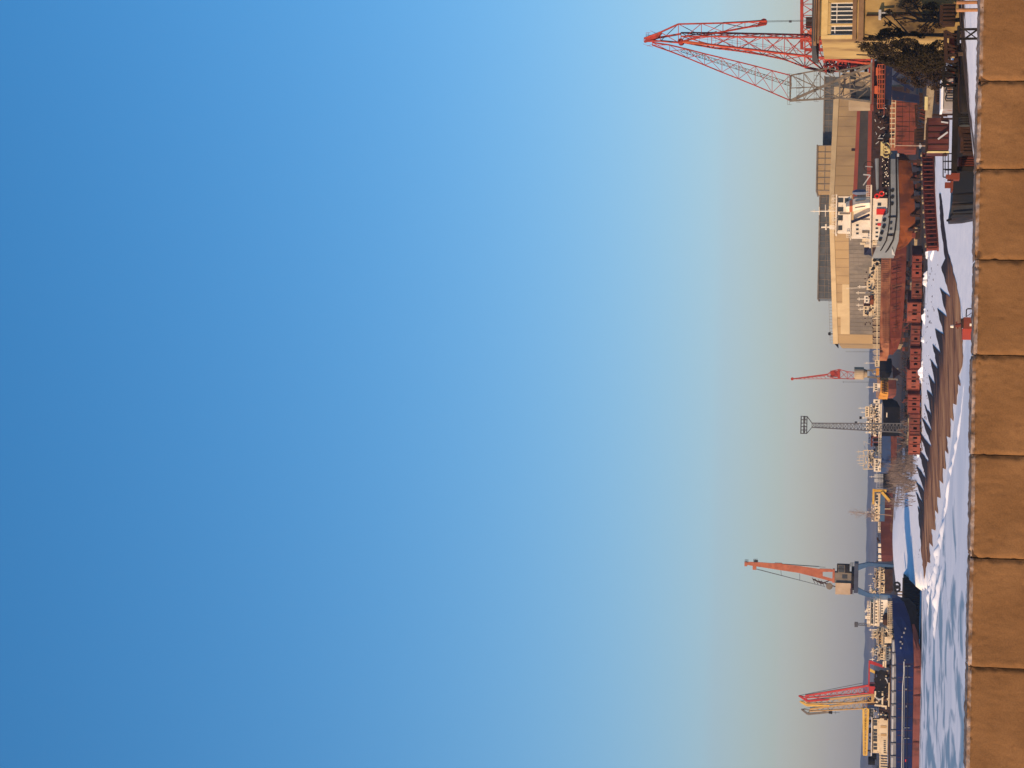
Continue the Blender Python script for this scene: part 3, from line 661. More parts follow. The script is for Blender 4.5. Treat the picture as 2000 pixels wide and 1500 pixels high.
    for x, y, r in ((1632, 104, .8), (1650, 112, 1.), (1668, 122, .9), (1640, 88, .8), (1622, 95, .6), (1684, 118, .8)): wn.bar(w(x, y, .3), w(x, y, 1.8), r, n=14)
    for _ in range(80):
        x, y = rnd.uniform(1612, 1695), rnd.uniform(84, 132); wn.P(x, x + rnd.uniform(3, 11), y, y + rnd.uniform(3, 12), Y + rnd.uniform(-.6, 2), rnd.uniform(.3, 1.2))
    wn.build('winch_machinery', m_brownjunk, root)
    wf = MB(); wf.P(1612, 1615, 80, 140, Y - .6, 3); wf.P(1697, 1700, 78, 140, Y - .8, 4); wf.bar(w(1612, 82, -.6), w(1697, 82, -.6), .12); wf.bar(w(1630, 78, 0), w(1605, 92, 0), .12)
    wf.path([w(1645, 79, -.9), w(1622, 92, -.9), w(1605, 116, -.9)], .1)
    for t in range(7): wf.bar(w(1606 + 14 * t, 80, 1.2), w(1616 + 14 * t, 136, 1.2), .1); wf.bar(w(1606 + 14 * t, 134, -.8), w(1620 + 13 * t, 100, -.8), .07)
    for t in range(5): wf.bar(w(1600 + 20 * t, 95, -.8), w(1612 + 20 * t, 132, -.8), .07)
    for x_ in (1618, 1634, 1650, 1666, 1682): wf.bar(w(x_, 82, -.9), w(x_ + 3, 138 - (x_ - 1618) * .1, -.9), .11)
    for y_ in (88, 100, 112, 124): wf.bar(w(1612, y_ + 4, -.9), w(1697, y_ - 2 + (y_ - 88) * .2, -.9), .09)
    wf.P(1640, 1652, 92, 104, Y - .9, .5); wf.P(1662, 1676, 113, 126, Y - .9, .5)
    wf.build('winch_frame', m_red, root)
    cb = MB(); cb.P(1670, 1702, 81, 112, Y - 2.6, 2.6); c = cb.build('driver_cab', m_bluecab, root)
    for y in (85, 94, 103): win(c, 1675, 1688, y, y + 7, Y - 2.6)
    ss = W(1703, 155, Y + 1.5); sl_ = MB(); zt = ss.z; zb = W(1729, 155, Y).z
    sl_.cyl(Vector((ss.x, Y + 1.5, zb)), 3.0, zt - zb, 28); sl_.cyl(Vector((ss.x, Y + 1.5, zb + .9)), 3.4, .35, 28); sl_.build('slewing_ring', m_brownjunk, root)
    wk = MB(); wk.P(1727, 1729, 108, 212, Y - 2.6, 8); wk.P(1703, 1707, 112, 205, Y - 2.2, 7); wk.build('walkway', m_rust, root)
    gr = MB(); rail(gr, 1714, 1727, 126, 212, Y - 2.6, 9, .05, 3); gr.P(1711, 1720, 132, 146, Y - 2.2, .8); gr.P(1708, 1718, 168, 182, Y - 2.2, .8); gr.build('walkway_railing', m_orangebright, root)
    pb = MB(); pb.P(1729, 1742, 112, 193, Y - 2.4, 7); pb.build('portal_beam', m_navy, root)  # portal blue darkened to navy to carry its shade
    zg = b0.z - .1
    for y0, y1 in ((114, 131), (176, 193)):
        for d in (-2.4, 3.2):
            A = w(1742, y0, d); B = w(1742, y1, d); yc = (y0 + y1) / 2
            C_ = W(1790, yc + (10 if yc > 150 else -10), Y + d); k = .55
            lg = MB(); lg.quadbox([(C_.x - k, Y + d, zg), (C_.x + k, Y + d, zg), (C_.x + k, Y + d + 1.1, zg), (C_.x - k, Y + d + 1.1, zg), (B.x, Y + d, B.z), (A.x, Y + d, A.z), (A.x, Y + d + 1.2, A.z), (B.x, Y + d + 1.2, B.z)])
            g = lg.build('leg', m_navy, root)
            bg_ = MB(); bg_.box(C_.x - 1.1, C_.x + 1.1, Y + d - .2, Y + d + 1.3, zg - .1, zg + .55)
            for q in (-.7, 0, .7): bg_.disc((C_.x + q, Y + d - .25, zg + .22), .3, .12)
            bg_.build('bogie', m_brownjunk, g)
    br = MB()
    for d in (-2.3, 3.4): br.bar(w(1744, 152, d), w(1785, 176, d), .28); br.bar(w(1744, 152, d), w(1772, 126, d), .25); br.bar(w(1768, 132, d), w(1768, 178, d), .2)
    buildn(br, 'portal_brace', m_navy, root)
    rp = MB()
    for y in (41, 43): rp.bar(w(1496, y, 0), w(1608, y - 2.5, 0), .035)
    rp.P(1541, 1546, 40, 43.5, Y - .1, .25); rp.build('hoist_rope', m_cable, root)
    hk = MB(); c = w(1612, 39.5); hk.P(1606, 1614, 37.5, 41.5, Y - .25, .5)
    hk.bar(c, c + Vector((0, 0, -.65)), .08); hk.path([c + Vector((.5 * math.sin(t * .7), 0, -.6 - .45 * (1 - math.cos(t * .7)))) for t in range(7)], .1, n=6); hk.build('hook_block', m_black, root)
portal_crane()
def level_boom():
    Y = 352.0
    root = thing('boom_crane', 'red crane with its lattice boom lying level behind the yellow house roof', 'crane', base(60, Y))
    w = lambda x, y, d=0: W(x, y, Y + d)
    bm_ = MB(); rings = []
    for k in range(11):
        y = 96 - k * 22; rings.append([w(1566, y, -.9), w(1566, y, .9), w(1600, y, .9), w(1600, y, -.9)])
    bm_.lattice(rings, .17, .07, cross=True)
    bm_.bar(rings[0][0], rings[-1][0], .3); bm_.bar(w(1572, 97, -.9), w(1612, 97, -.9), .28)
    bm_.build('boom', m_red, root)
    bx = MB(); bx.P(1574, 1594, 33, 52, Y - 1, 2); bx.build('hoist_housing', m_brownjunk, root)
    tr = MB()
    for dx in (1570, 1580, 1590): 
        for yy in (62, 70, 78): tr.torus(w(dx + 4, yy, -1.0), .36, .1, 12, 5)
    tr.P(1582, 1586, 55, 90, Y - 1, .4); tr.build('sheave_frame', m_orangebright, root)
    tw = MB(); b0 = base(60, Y)
    rings = [[Vector((b0.x + sx * (2.2 - .1 * i), Y + 1.2 + sy * 2, b0.z - .2 + (w(1600, 60).z - b0.z) * i / 6)) for sx, sy in ((-1, -1), (-1, 1), (1, 1), (1, -1))] for i in range(7)]
    tw.lattice(rings, .16, .08); tw.build('tower', m_greysteel, root)
level_boom()
# ================================================================== assembly hall
def hall():
    root = thing('assembly_hall', 'huge tan flat roofed assembly hall with glazed roof lanterns behind the ships', 'building', base(430, 500))
    zb = 2.0; YA, YL, YR = 480.0, 500.0, 483.0
    def at(y, x, Y): p = W(x, y, Y); return p
    A = at(402, 1619, YA); Lf = at(670, 1627, YL); Rt = at(170, 1629, YR); zt = A.z
    A0, L0, R0_ = (Vector((p.x, p.y, 0)) for p in (A, Lf, Rt))
    # a panel on one wing: photo rows (top, foot) at the ridge corner and at the far end; None = ground
    def panel(mb, wing, f0, f1, near, far, out, th):
        P0, P1, Y1, y1 = (A0, L0, YL, 670) if wing == 'l' else (A0, R0_, YR, 170)
        t = (P1 - P0).normalized(); n = Vector((t.y, -t.x, 0))
        if n.y > 0: n = -n
        zs = []
        for f in (f0, f1):
            zz = []
            for k in (0, 1):
                za = zb if near[k] is None else W(near[k], 402, YA).z
                zc = zb if far[k] is None else W(far[k], y1, Y1).z
                zz.append(za + (zc - za) * f)
            zs.append(zz)
        a, b = P0.lerp(P1, f0), P0.lerp(P1, f1)
        up = Vector((0, 0, 1))
        return mb.quadbox([a + n * out + up * zs[0][1], b + n * out + up * zs[1][1], b + n * (out - th) + up * zs[1][1], a + n * (out - th) + up * zs[0][1],
                           a + n * out + up * zs[0][0], b + n * out + up * zs[1][0], b + n * (out - th) + up * zs[1][0], a + n * (out - th) + up * zs[0][0]])
    wl = MB(); panel(wl, 'l', 0, 1, (1628, None), (1637, None), 0, .5); panel(wl, 'r', 0, 1, (1628, None), (1640, None), 0, .5)
    for P, top in ((L0, W(1637, 670, YL).z), (R0_, W(1640, 170, YR).z)):
        wl.quadbox([(P.x, P.y + .6, zb), (P.x + .5, P.y + .6, zb), (P.x + .5, P.y + 60, zb), (P.x, P.y + 60, zb), (P.x, P.y + .6, top), (P.x + .5, P.y + .6, top), (P.x + .5, P.y + 60, top), (P.x, P.y + 60, top)])
    wl.build('wall', m_hall, root)
    fa = MB(); panel(fa, 'l', -.002, 1.003, (1619, 1627.8), (1627, 1636.8), .2, 1.2); panel(fa, 'r', 0, 1, (1619, 1627.8), (1629, 1639.8), .18, 1.2)
    panel(fa, 'l', .56, .93, (1645, 1659), (1645, 1659.5), .06, .05); panel(fa, 'l', .70, .80, (1629, 1645), (1637, 1645), .05, .04); panel(fa, 'l', .80, .93, (1641, 1645), (1642, 1645), .07, .05)
    fa.build('fascia', m_hallband, root)
    rf = MB()
    for P, Pz in ((L0, Lf.z), (R0_, Rt.z)):
        q = [A0 + Vector((0, .9, zt - .3)), P + Vector((0, .9, Pz - .3)), P + Vector((0, 60, Pz - .3)), A0 + Vector((0, 60, zt - .3))]
        rf.quadbox(q + [p + Vector((0, 0, .12)) for p in q])
    rf.build('roof', m_roof, root)
    gz = MB(); panel(gz, 'l', .16, .93, (1657, 1703), (1660, 1704), .05, .06); g = gz.build('glazing', m_hallglass, root)
    mu = MB()
    for i in range(0, 27): f = .16 + .77 * i / 26; panel(mu, 'l', f - .001, f + .001, (1657, 1703), (1660, 1704), .1, .04)
    for j in range(0, 6): panel(mu, 'l', .16, .93, (1657 + 9 * j, 1657.5 + 9 * j), (1660 + 8.8 * j, 1660.5 + 8.8 * j), .12, .03)
    mu.build('mullion', m_hallglass2, g)
    rb = MB(); panel(rb, 'r', .01, .99, (1665, 1673), (1676, 1682), .14, .12); panel(rb, 'r', .01, .99, (1692, 1700), (1697, 1704), .16, .14); rb.build('red_band', m_redband, root)
    dk = MB(); panel(dk, 'r', .01, .99, (1673.1, 1691.9), (1682.1, 1696.9), .05, .04); d_ = dk.build('gate_strip', m_darkband, root)
    st = MB()
    for i in range(12): panel(st, 'r', .02 + i * .085, .023 + i * .085, (1673.2, 1691.8), (1682.2, 1696.8), .08, .02)
    buildn(st, 'gate_seam', m_roof, d_)
    sg = MB(); panel(sg, 'r', .46, .48, (1661, 1668), (1665, 1673), .1, .08); sg.build('wall_vent', m_brownjunk, root)
    jn = MB()
    for i in range(1, 16): panel(jn, 'l', i / 16 - .0012, i / 16 + .0012, (1628.2, 1657), (1637.2, 1660), .035, .03)
    for i in range(1, 12): panel(jn, 'r', i / 12 - .0014, i / 12 + .0014, (1628.2, 1665), (1640.2, 1676), .03, .025)
    buildn(jn, 'panel_joint', m_joint, root)
    lo = MB(); panel(lo, 'l', 0, 1, (1703.5, None), (1704.5, None), .08, .06); panel(lo, 'r', 0, 1, (1700.5, None), (1704.5, None), .08, .06); lo.build('plinth', m_brownjunk, root)
    # roof lanterns
    def lantern(y0, y1, x, Y, m, d):
        mb = MB(); k = S(Y); c0, c1 = W(1622, y0, Y), W(1622, y1, Y); zz = W(x, (y0 + y1) / 2, Y).z
        mb.box(c1.x, c0.x, Y, Y + d, zt - 3, zz); o = mb.build('roof_lantern', m, root)
        f = MB(); f.box(c1.x - .2, c0.x + .2, Y - .3, Y + d + .3, zz + .01, zz + .35)
        n = max(3, int((y1 - y0) / 12))
        for i in range(n + 1):
            xx = c1.x + (c0.x - c1.x) * i / n; f.box(xx - .08, xx + .08, Y - .08, Y - .005, zt - .1, zz)
        f.box(c1.x, c0.x, Y - .1, Y - .082, zt + (zz - zt) * .45, zt + (zz - zt) * .5)
        f.build('lantern_frame', m_greysteel, o)
    lantern(150, 284, 1611, 500, m_monitor, 14)
    lantern(284.5, 372, 1597, 497, m_hall, 14)
    lantern(372.5, 583, 1601, 508, m_monitor, 14)
    rl = MB()
    for i in range(46):
        p = A.lerp(Lf, i / 45) + Vector((0, .5, -.1)); rl.bar(p, p + Vector((0, 0, .8)), .035)
    rl.bar(A + Vector((0, .5, .7)), Lf + Vector((0, .5, .7)), .03); rl.build('roof_railing', m_greysteel, root)
    lp = MB(); p = A.lerp(Lf, .93) + Vector((0, .3, -.1)); lp.bar(p, p + Vector((0, 0, .8)), .1); lp.cyl(p + Vector((0, 0, .6)), .45, .6, 10, .3); lp.build('roof_lamp', m_black, root)
hall()
# ================================================================== junk and floating plant along the near right shore
def sit(y, x, z, Y): return W(x, y, Y)
def barge():
    Y = 178.0
    root = thing('work_barge', 'dark blunt bowed barge lying in the snow just behind the stone wall', 'barge', Vector((W(1900, 380, Y).x, Y, .2)))
    st = [(430, 1856, 1882, .55, .25), (424, 1855, 1906, .75, .55), (412, 1857, 1912, .92, .8), (395, 1860, 1914, 1, .95), (340, 1863, 1914, 1, .97), (240, 1868, 1917, 1, .97), (130, 1872, 1919, 1, .97)]
    h = hull(st, Y, 5.5).build('hull', mat('barge_hull', (.009, .012, .018), (.016, .014, .013), .35, rough=.6, c3=(.035, .017, .011), s3=.8, lo3=.52, hi3=.7, stretch=(1, 1, .5)), root); fixn(h)
    rb = MB()
    for y in (418, 400, 380): rb.bar(W(1860, y, Y + .05), W(1900, y - 1, Y + .05), .07)
    rb.bar(W(1857, 428, Y), W(1850, 431, Y + .5), .09); rb.build('bow_fender', m_black, root)
    dk = MB(); dk.P(1851, 1862, 344, 352, Y + .6, .9); dk.P(1846, 1858, 356, 366, Y + 1.2, .8); dk.P(1858, 1866, 342, 372, Y + .3, 2); buildn(dk, 'deck_winch', m_rust, root)
    bo = MB(); 
    for y in (346, 354, 362): bo.cyl(W(1866, y, Y + .9), .16, .35, 10)
    buildn(bo, 'bollard', m_wood, root)
    rl = MB(); rail(rl, 1842, 1862, 300, 346, Y + 1.5, 3, .05, 2); rl.build('railing', m_black, root)
barge()
def pipeline_beam():
    Y = 166.0
    root = thing('gangway_beam', 'long black steel gangway beam running level across the near shore clutter', 'gangway', base(180, Y))
    mb = MB(); a0, a1 = W(1872.5, -60, Y), W(1863.5, 342, Y)
    mb.bar(a1, a0, .23); mb.bar(a1 + Vector((0, .9, 0)), a0 + Vector((0, .9, 0)), .23)
    for i in range(40):
        p = a1.lerp(a0, i / 39); mb.bar(p, p + Vector((0, .9, 0)), .06)
    mb.build('main_beam', m_black, root)
    lg = 0
    for y in (330, 250, 160):
        l = MB(); t = W(1868, y, Y + .4); l.bar(t, Vector((t.x, t.y, T(t.x, t.y) - .3)), .2); l.build('support_post', m_black, root)
    e = MB(); e.P(1848, 1858, 341, 347, Y - .2, 1.0); e.P(1858, 1874, 338, 350, Y - .3, 1.4); e.build('end_frame', m_rust, root)
    rl = MB(); rail(rl, 1851, 1862, 352, 352, Y, 1, .04)
    for y in (300, 315, 332): rl.bar(W(1846, y, Y + .9), W(1866, y, Y + .9), .045)
    rl.bar(W(1846, 298, Y + .9), W(1846, 338, Y + .9), .04); rl.build('railing', m_black, root)
pipeline_beam()
def trestle():
    Y = 120.0
    root = thing('trestle_support', 'black X braced trestle leg standing in the snow below the gangway beam', 'trestle', base(66, Y))
    mb = MB()
    for y in (57.5, 76): mb.bar(W(1872, y, Y), W(1925, y - 1, Y), .07)
    mb.bar(W(1884, 76, Y), W(1909, 58, Y), .055); mb.bar(W(1909, 76, Y + .15), W(1884, 58, Y + .15), .03); mb.build('brace', m_black, root)
    cp = MB(); cp.P(1870, 1875, 50, 84, Y - .2, .6); cp.build('cap_beam', m_black, root)
trestle()
for i, (y, lab) in enumerate(((5, 'right'), (20, 'left'))):
    Y = 118.0; b = base(y, Y)
    o = MB().bar(W(1868, y, Y), W(1930, y - 1, Y), .105, n=10)
    o = o.build('timber_post', m_post); tag(o, 'brown timber post in the snow under the beam, the %s one of two' % lab, 'post', 'timber posts below the gangway beam')
def dark_boat():
    Y = 150.0
    root = thing('upturned_boat', 'black tarred hull lying on its side in the snow below the beam', 'boat', base(120, Y))
    mb = MB(); rings = []
    for k, (y, xt, f) in enumerate([(78, 1880, .12), (88, 1878, .5), (105, 1876, .8), (130, 1874, 1), (165, 1872, 1), (200, 1872, .8), (215, 1874, .5)]):
        t = W(xt, y, Y); q = W(1884 + max(0, min(30, (y - 78) * 1.1)), y, Y); hh = (t.z - (T(t.x, Y) - .2))
        rings.append([Vector((t.x, Y + 1.5 + 1.5 * f * math.cos(a), T(t.x, Y) - .3 + max(.3, hh) * (.35 + .65 * math.sin(a)))) for a in [math.pi * (1 + j / 8) for j in range(8, -1, -1)][::-1]] if False else
                     [Vector((t.x, Y + 1.5 - 1.5 * f * math.cos(math.pi * j / 8), T(t.x, Y) - .3 + max(.4, hh) * (math.sin(math.pi * j / 8) ** .6))) for j in range(9)])
    h = mb.loft(rings, closed=False).build('hull', m_black, root, smooth=False); fixn(h)
    k = MB(); k.path([r_[4] + Vector((0, 0, .03)) for r_ in rings], .06); k.build('keel', m_brownjunk, root)
dark_boat()
def lattice_rack():
    Y = 160.0
    root = thing('steel_trellis', 'black steel trellis panel with snow showing through its X bracing', 'trellis', base(208, Y))
    mb = MB()
    for x in (1873, 1883, 1894): mb.bar(W(x, 188, Y), W(x, 229, Y), .07)
    for k in range(6):
        y = 188 + k * 8
        mb.bar(W(1868, y, Y), W(1908, y, Y), .06)
        if k < 5: mb.bar(W(1873, y, Y), W(1883, y + 8, Y), .04); mb.bar(W(1883, y, Y), W(1873, y + 8, Y), .04); mb.bar(W(1883, y, Y), W(1894, y + 8, Y), .04); mb.bar(W(1894, y, Y), W(1883, y + 8, Y), .04)
    mb.build('panel', m_black, root)
lattice_rack()
# scattered rusty and dark lumps between the barge and the beam
def scrap(label, x0, x1, y0, y1, Y, m, seed, kind):
    rnd = random.Random(seed); root = thing({'tank': 'storage_tank', 'frame': 'scrap_heap', 'casing': 'steel_crate'}[kind], label, 'scrap', base((y0 + y1) / 2, Y))
    c = W((x0 + x1) / 2, (y0 + y1) / 2, Y); k = S(Y); w2 = (y1 - y0) * k / 2; h2 = (x1 - x0) * k / 2
    if kind == 'tank':
        mb = MB().bar(c - Vector((w2, 0, 0)), c + Vector((w2, 0, 0)), h2, n=20)
        mb.build('shell', m, root)
        rb = MB()
        for q in (-.6, 0, .6): rb.bar(c + Vector((w2 * q - .06, 0, 0)), c + Vector((w2 * q + .06, 0, 0)), h2 * 1.05, n=20)
        rb.build('band', m_black, root)
    elif kind == 'frame':
        mb = MB()
        for q in range(6): mb.bar(W(x0, y0 + (y1 - y0) * q / 5, Y), W(x1, y0 + (y1 - y0) * min(5, q + rnd.choice((0, 1))) / 5, Y), .09)
        mb.bar(W(x0, y0, Y), W(x0 + 2, y1, Y), .13); mb.bar(W(x1 - 1, y0, Y + .5), W(x1, y1, Y + .5), .13); mb.build('frame', m, root)
        pl = MB().P(x0 + (x1 - x0) * .35, x1, y0 + (y1 - y0) * .2, y0 + (y1 - y0) * .7, Y + .4, .12); pl.build('plate', m_rust, root)
    else:
        mb = MB(); mb.P(x0 + (x1 - x0) * .2, x1, y0, y1, Y, 1.6); mb.P(x0, x0 + (x1 - x0) * .2 - .02, y0 + 2, y1 - 3, Y + .1, 1.3)
        mb.build('casing', m, root)
        rb = MB()
        for q in range(5):
            y = y0 + (y1 - y0) * (q + .5) / 5; rb.P(x0 + (x1 - x0) * .2, x1, y - .5, y + .5, Y - .06, .055)
        buildn(rb, 'rib', m_black, root)
scrap('dark rounded tank in the clutter right of the steel trellis', 1876, 1900, 172, 187, 156, m_black, 1, 'tank')
scrap('dark grey tank in the clutter between the steel trellis and the rusty box', 1874, 1898, 231, 246, 158, mat('tank_grey', (.05, .055, .05), (.035, .035, .03), 1), 2, 'tank')
scrap('tangled brown frame with a bright rusty plate left of the grey tank', 1874, 1906, 247, 266, 160, m_brownjunk, 3, 'frame')
scrap('dark brown ribbed box under the gangway beam near the barge', 1876, 1908, 266, 298, 162, m_brownjunk, 4, 'casing')
scrap('rust red ribbed box standing against the dark barge', 1872, 1906, 305, 328, 168, m_rust, 5, 'casing')
scrap('brown heap of frames right of the maroon container', 1838, 1868, 190, 232, 190, m_brownjunk, 6, 'frame')
scrap('brown steel frame on the bank below the evergreen tree', 1846, 1868, 60, 120, 140, m_brownjunk, 7, 'frame')
scrap('low dark brown casing on the bank before the yellow house', 1836, 1866, 8, 44, 142, m_brownjunk, 9, 'casing')
scrap('black shaded frame heap at the foot of the evergreen tree', 1842, 1868, 118, 168, 150, m_black, 12, 'frame')
scrap('long low black casing lying under the gangway beam by the dark tank', 1880, 1906, 150, 173, 158, m_black, 13, 'casing')
scrap('dark brown crate beside the pale girder on the bank', 1826, 1846, 178, 200, 215, m_brownjunk, 15, 'casing')
scrap('dark frame heap in front of the red hull beside the pale girder', 1788, 1812, 205, 246, 262, m_brownjunk, 16, 'frame')
scrap('dark brown casing at the foot of the red hull near the lamp post', 1786, 1806, 250, 282, 280, m_brownjunk, 17, 'casing')
def container():
    Y = 205.0
    root = thing('steel_container', 'dark maroon open steel bin with a pale yellow left edge standing on the bank', 'container', base(262, Y))
    mb = MB(); mb.P(1812, 1852, 235, 290, Y, .1); mb.P(1812, 1852, 290.2, 295, Y, 4.5); mb.P(1812, 1852, 230, 234.8, Y, 4.5); mb.P(1812, 1852, 235, 290, Y + 4.4, .1); mb.P(1850, 1854, 235, 290, Y + .12, 4.2)
    mb.build('body', m_maroon, root)
    tp = MB(); a = W(1812, 295, Y); b = W(1812, 232, Y)
    tp.box(a.x - .1, b.x + .1, Y - .1, Y + .25, a.z + .02, a.z + .14); tp.box(a.x - .1, b.x + .1, Y + 4.2, Y + 4.6, a.z + .02, a.z + .14); buildn(tp, 'rim', m_brownjunk, root)
    e = MB(); e.P(1811, 1853, 295.2, 298, Y - .1, .4); e.build('edge_beam', m_yellowpale, root)
    r_ = MB()
    for y in (246, 258, 270, 282): r_.P(1813, 1851, y, y + 1.2, Y - .09, .085)
    r_.build('rib', m_brownjunk, root)
    l = MB(); l.bar(W(1838, 238, Y - .2), W(1852, 240, Y - .2), .08); l.bar(W(1851, 258, Y - .5), W(1832, 272, Y - .5), .09); buildn(l, 'handle_bar', m_lightgrey, root)
container()
def pale_girder():
    Y = 228.0
    root = thing('steel_girder', 'long pale grey plank girder lying across the snowy bank before the red hull', 'girder', base(220, Y))
    mb = MB(); a, b = W(1818, 168, Y), W(1809, 272, Y); d = Vector((0, 0, .42))
    mb.quadbox([a - d + Vector((0, 0, 0)), b - d, b - d + Vector((0, .5, 0)), a - d + Vector((0, .5, 0)), a + d, b + d * .6, b + d * .6 + Vector((0, .5, 0)), a + d + Vector((0, .5, 0))])
    mb.build('web', m_wood, root)
    l = MB()
    for y in (180, 225, 262): p = W(1815, y, Y + .3); l.bar(p, Vector((p.x, p.y, T(p.x, p.y) - .2)), .16)
    buildn(l, 'trestle', m_brownjunk, root)
    c = MB(); c.P(1806, 1812, 189, 215, Y - .12, .1); c.build('yellow_panel', m_yellowpale, root)
pale_girder()
def snowy_shed():
    Y = 185.0
    root = thing('snowy_deckhouse', 'low snow streaked grey hut with black hoop rails beside the gangway beam', 'hut', base(180, Y))
    mb = MB(); mb.P(1842, 1870, 152, 212, Y, 3); mb.build('wall', mat('snowy_grey', (.36, .33, .32), (.25, .22, .20), .5, rough=.85, c3=(.25, .13, .08), s3=1.2, lo3=.55, hi3=.65), root)
    a, b = W(1842, 214, Y), W(1842, 150, Y); r_ = MB().box(a.x, b.x, Y - .2, Y + 3.2, a.z + .01, a.z + .22); r_.build('snow_cap', m_snow, root)
    h = MB()
    for y0, y1 in ((172, 182), (186, 197)): h.path([W(1866, y0, Y - .2), W(1848, y0, Y - .2), W(1846, (y0 + y1) / 2, Y - .2), W(1848, y1, Y - .2), W(1866, y1, Y - .2)], .05, 6)
    h.build('hoop_rail', m_black, root)
    t = MB(); t.prism([W(1848, 164, Y - .1), W(1863, 168, Y - .1), W(1863, 160, Y - .1)], (0, .08, 0)); t.build('red_flap', mat('faded_red', (.55, .2, .14)), root)
snowy_shed()
def lamp_pole():
    Y = 262.0
    root = thing('lamp_post', 'thin orange lit steel pole with a small cross arm before the grey tug stern', 'lamp post', base(285, Y))
    p = MB(); b = base(285, Y); p.bar(b, W(1748, 284, Y), .09, .05, n=6); p.build('pole', m_birch, root)
    c = MB(); c.bar(W(1797, 280, Y), W(1797, 290, Y), .06); c.P(1795, 1800, 283, 287, Y - .15, .1); c.build('cross_arm', m_lightgrey, root)
    s_ = MB(); s_.bar(W(1812, 284, Y), W(1825, 292, Y - 1), .05); s_.bar(W(1808, 279, Y), W(1817, 285, Y), .05); s_.build('stay', m_birch, root)
lamp_pole()
def red_box():
    Y = 190.0
    root = thing('mooring_pontoon', 'small rust red steel box with a black hoop rail peeping over the stone wall', 'pontoon', Vector((W(1890, 640, Y).x, Y, 0)))
    mb = MB(); mb.P(1883, 1915, 620, 642, Y, 1.6); mb.build('box', m_rust, root)
    b2 = MB(); b2.P(1880.5, 1914, 642.2, 663, Y + .2, 1.4); b2.build('step', mat('bright_rust', (.34, .05, .03), (.26, .04, .025), .8), root)
    h = MB(); h.path([W(1908, 603, Y + .2), W(1890, 603, Y + .2), W(1887.5, 605, Y + .2), W(1887, 619, Y + .2)], .06, 6); h.bar(W(1905, 606, Y + .2), W(1888, 618, Y + .2), .03); h.build('hoop_rail', m_black, root)
    k = MB(); k.P(1878, 1883, 622, 640, Y + .1, 1.2); k.build('lid', m_brownjunk, root)
    lt = MB(); lt.P(1894, 1898, 632, 637, Y - .06, .055); lt.build('plate', m_white, root)
red_box()
def mooring_stub():
    Y = 214.0
    root = thing('rusty_stump', 'rust stained steel stump with a pale knob standing on the brown slipway', 'stump', Gs(1874, 640))
    mb = MB(); b = Gs(1880, 634); mb.bar(b, W(1866, 636, b.y), .22, .16, n=10); mb.bar(W(1871, 642, b.y), W(1868, 628, b.y), .09); mb.build('stump', m_rust, root)
    k = MB(); k.cyl(W(1862, 637.5, b.y), .17, .3, 10, .12); k.build('knob', m_white, root)
mooring_stub()
m_trolley2 = mat('trolley_brown', (.13, .035, .024), (.085, .024, .018), .5, rough=.9, c3=(.05, .024, .018), s3=1.1, lo3=.5, hi3=.7)
m_trolley3 = mat('trolley_faded', (.19, .052, .034), (.13, .034, .022), .5, rough=.9, c3=(.09, .04, .03), s3=1.0, lo3=.52, hi3=.7)
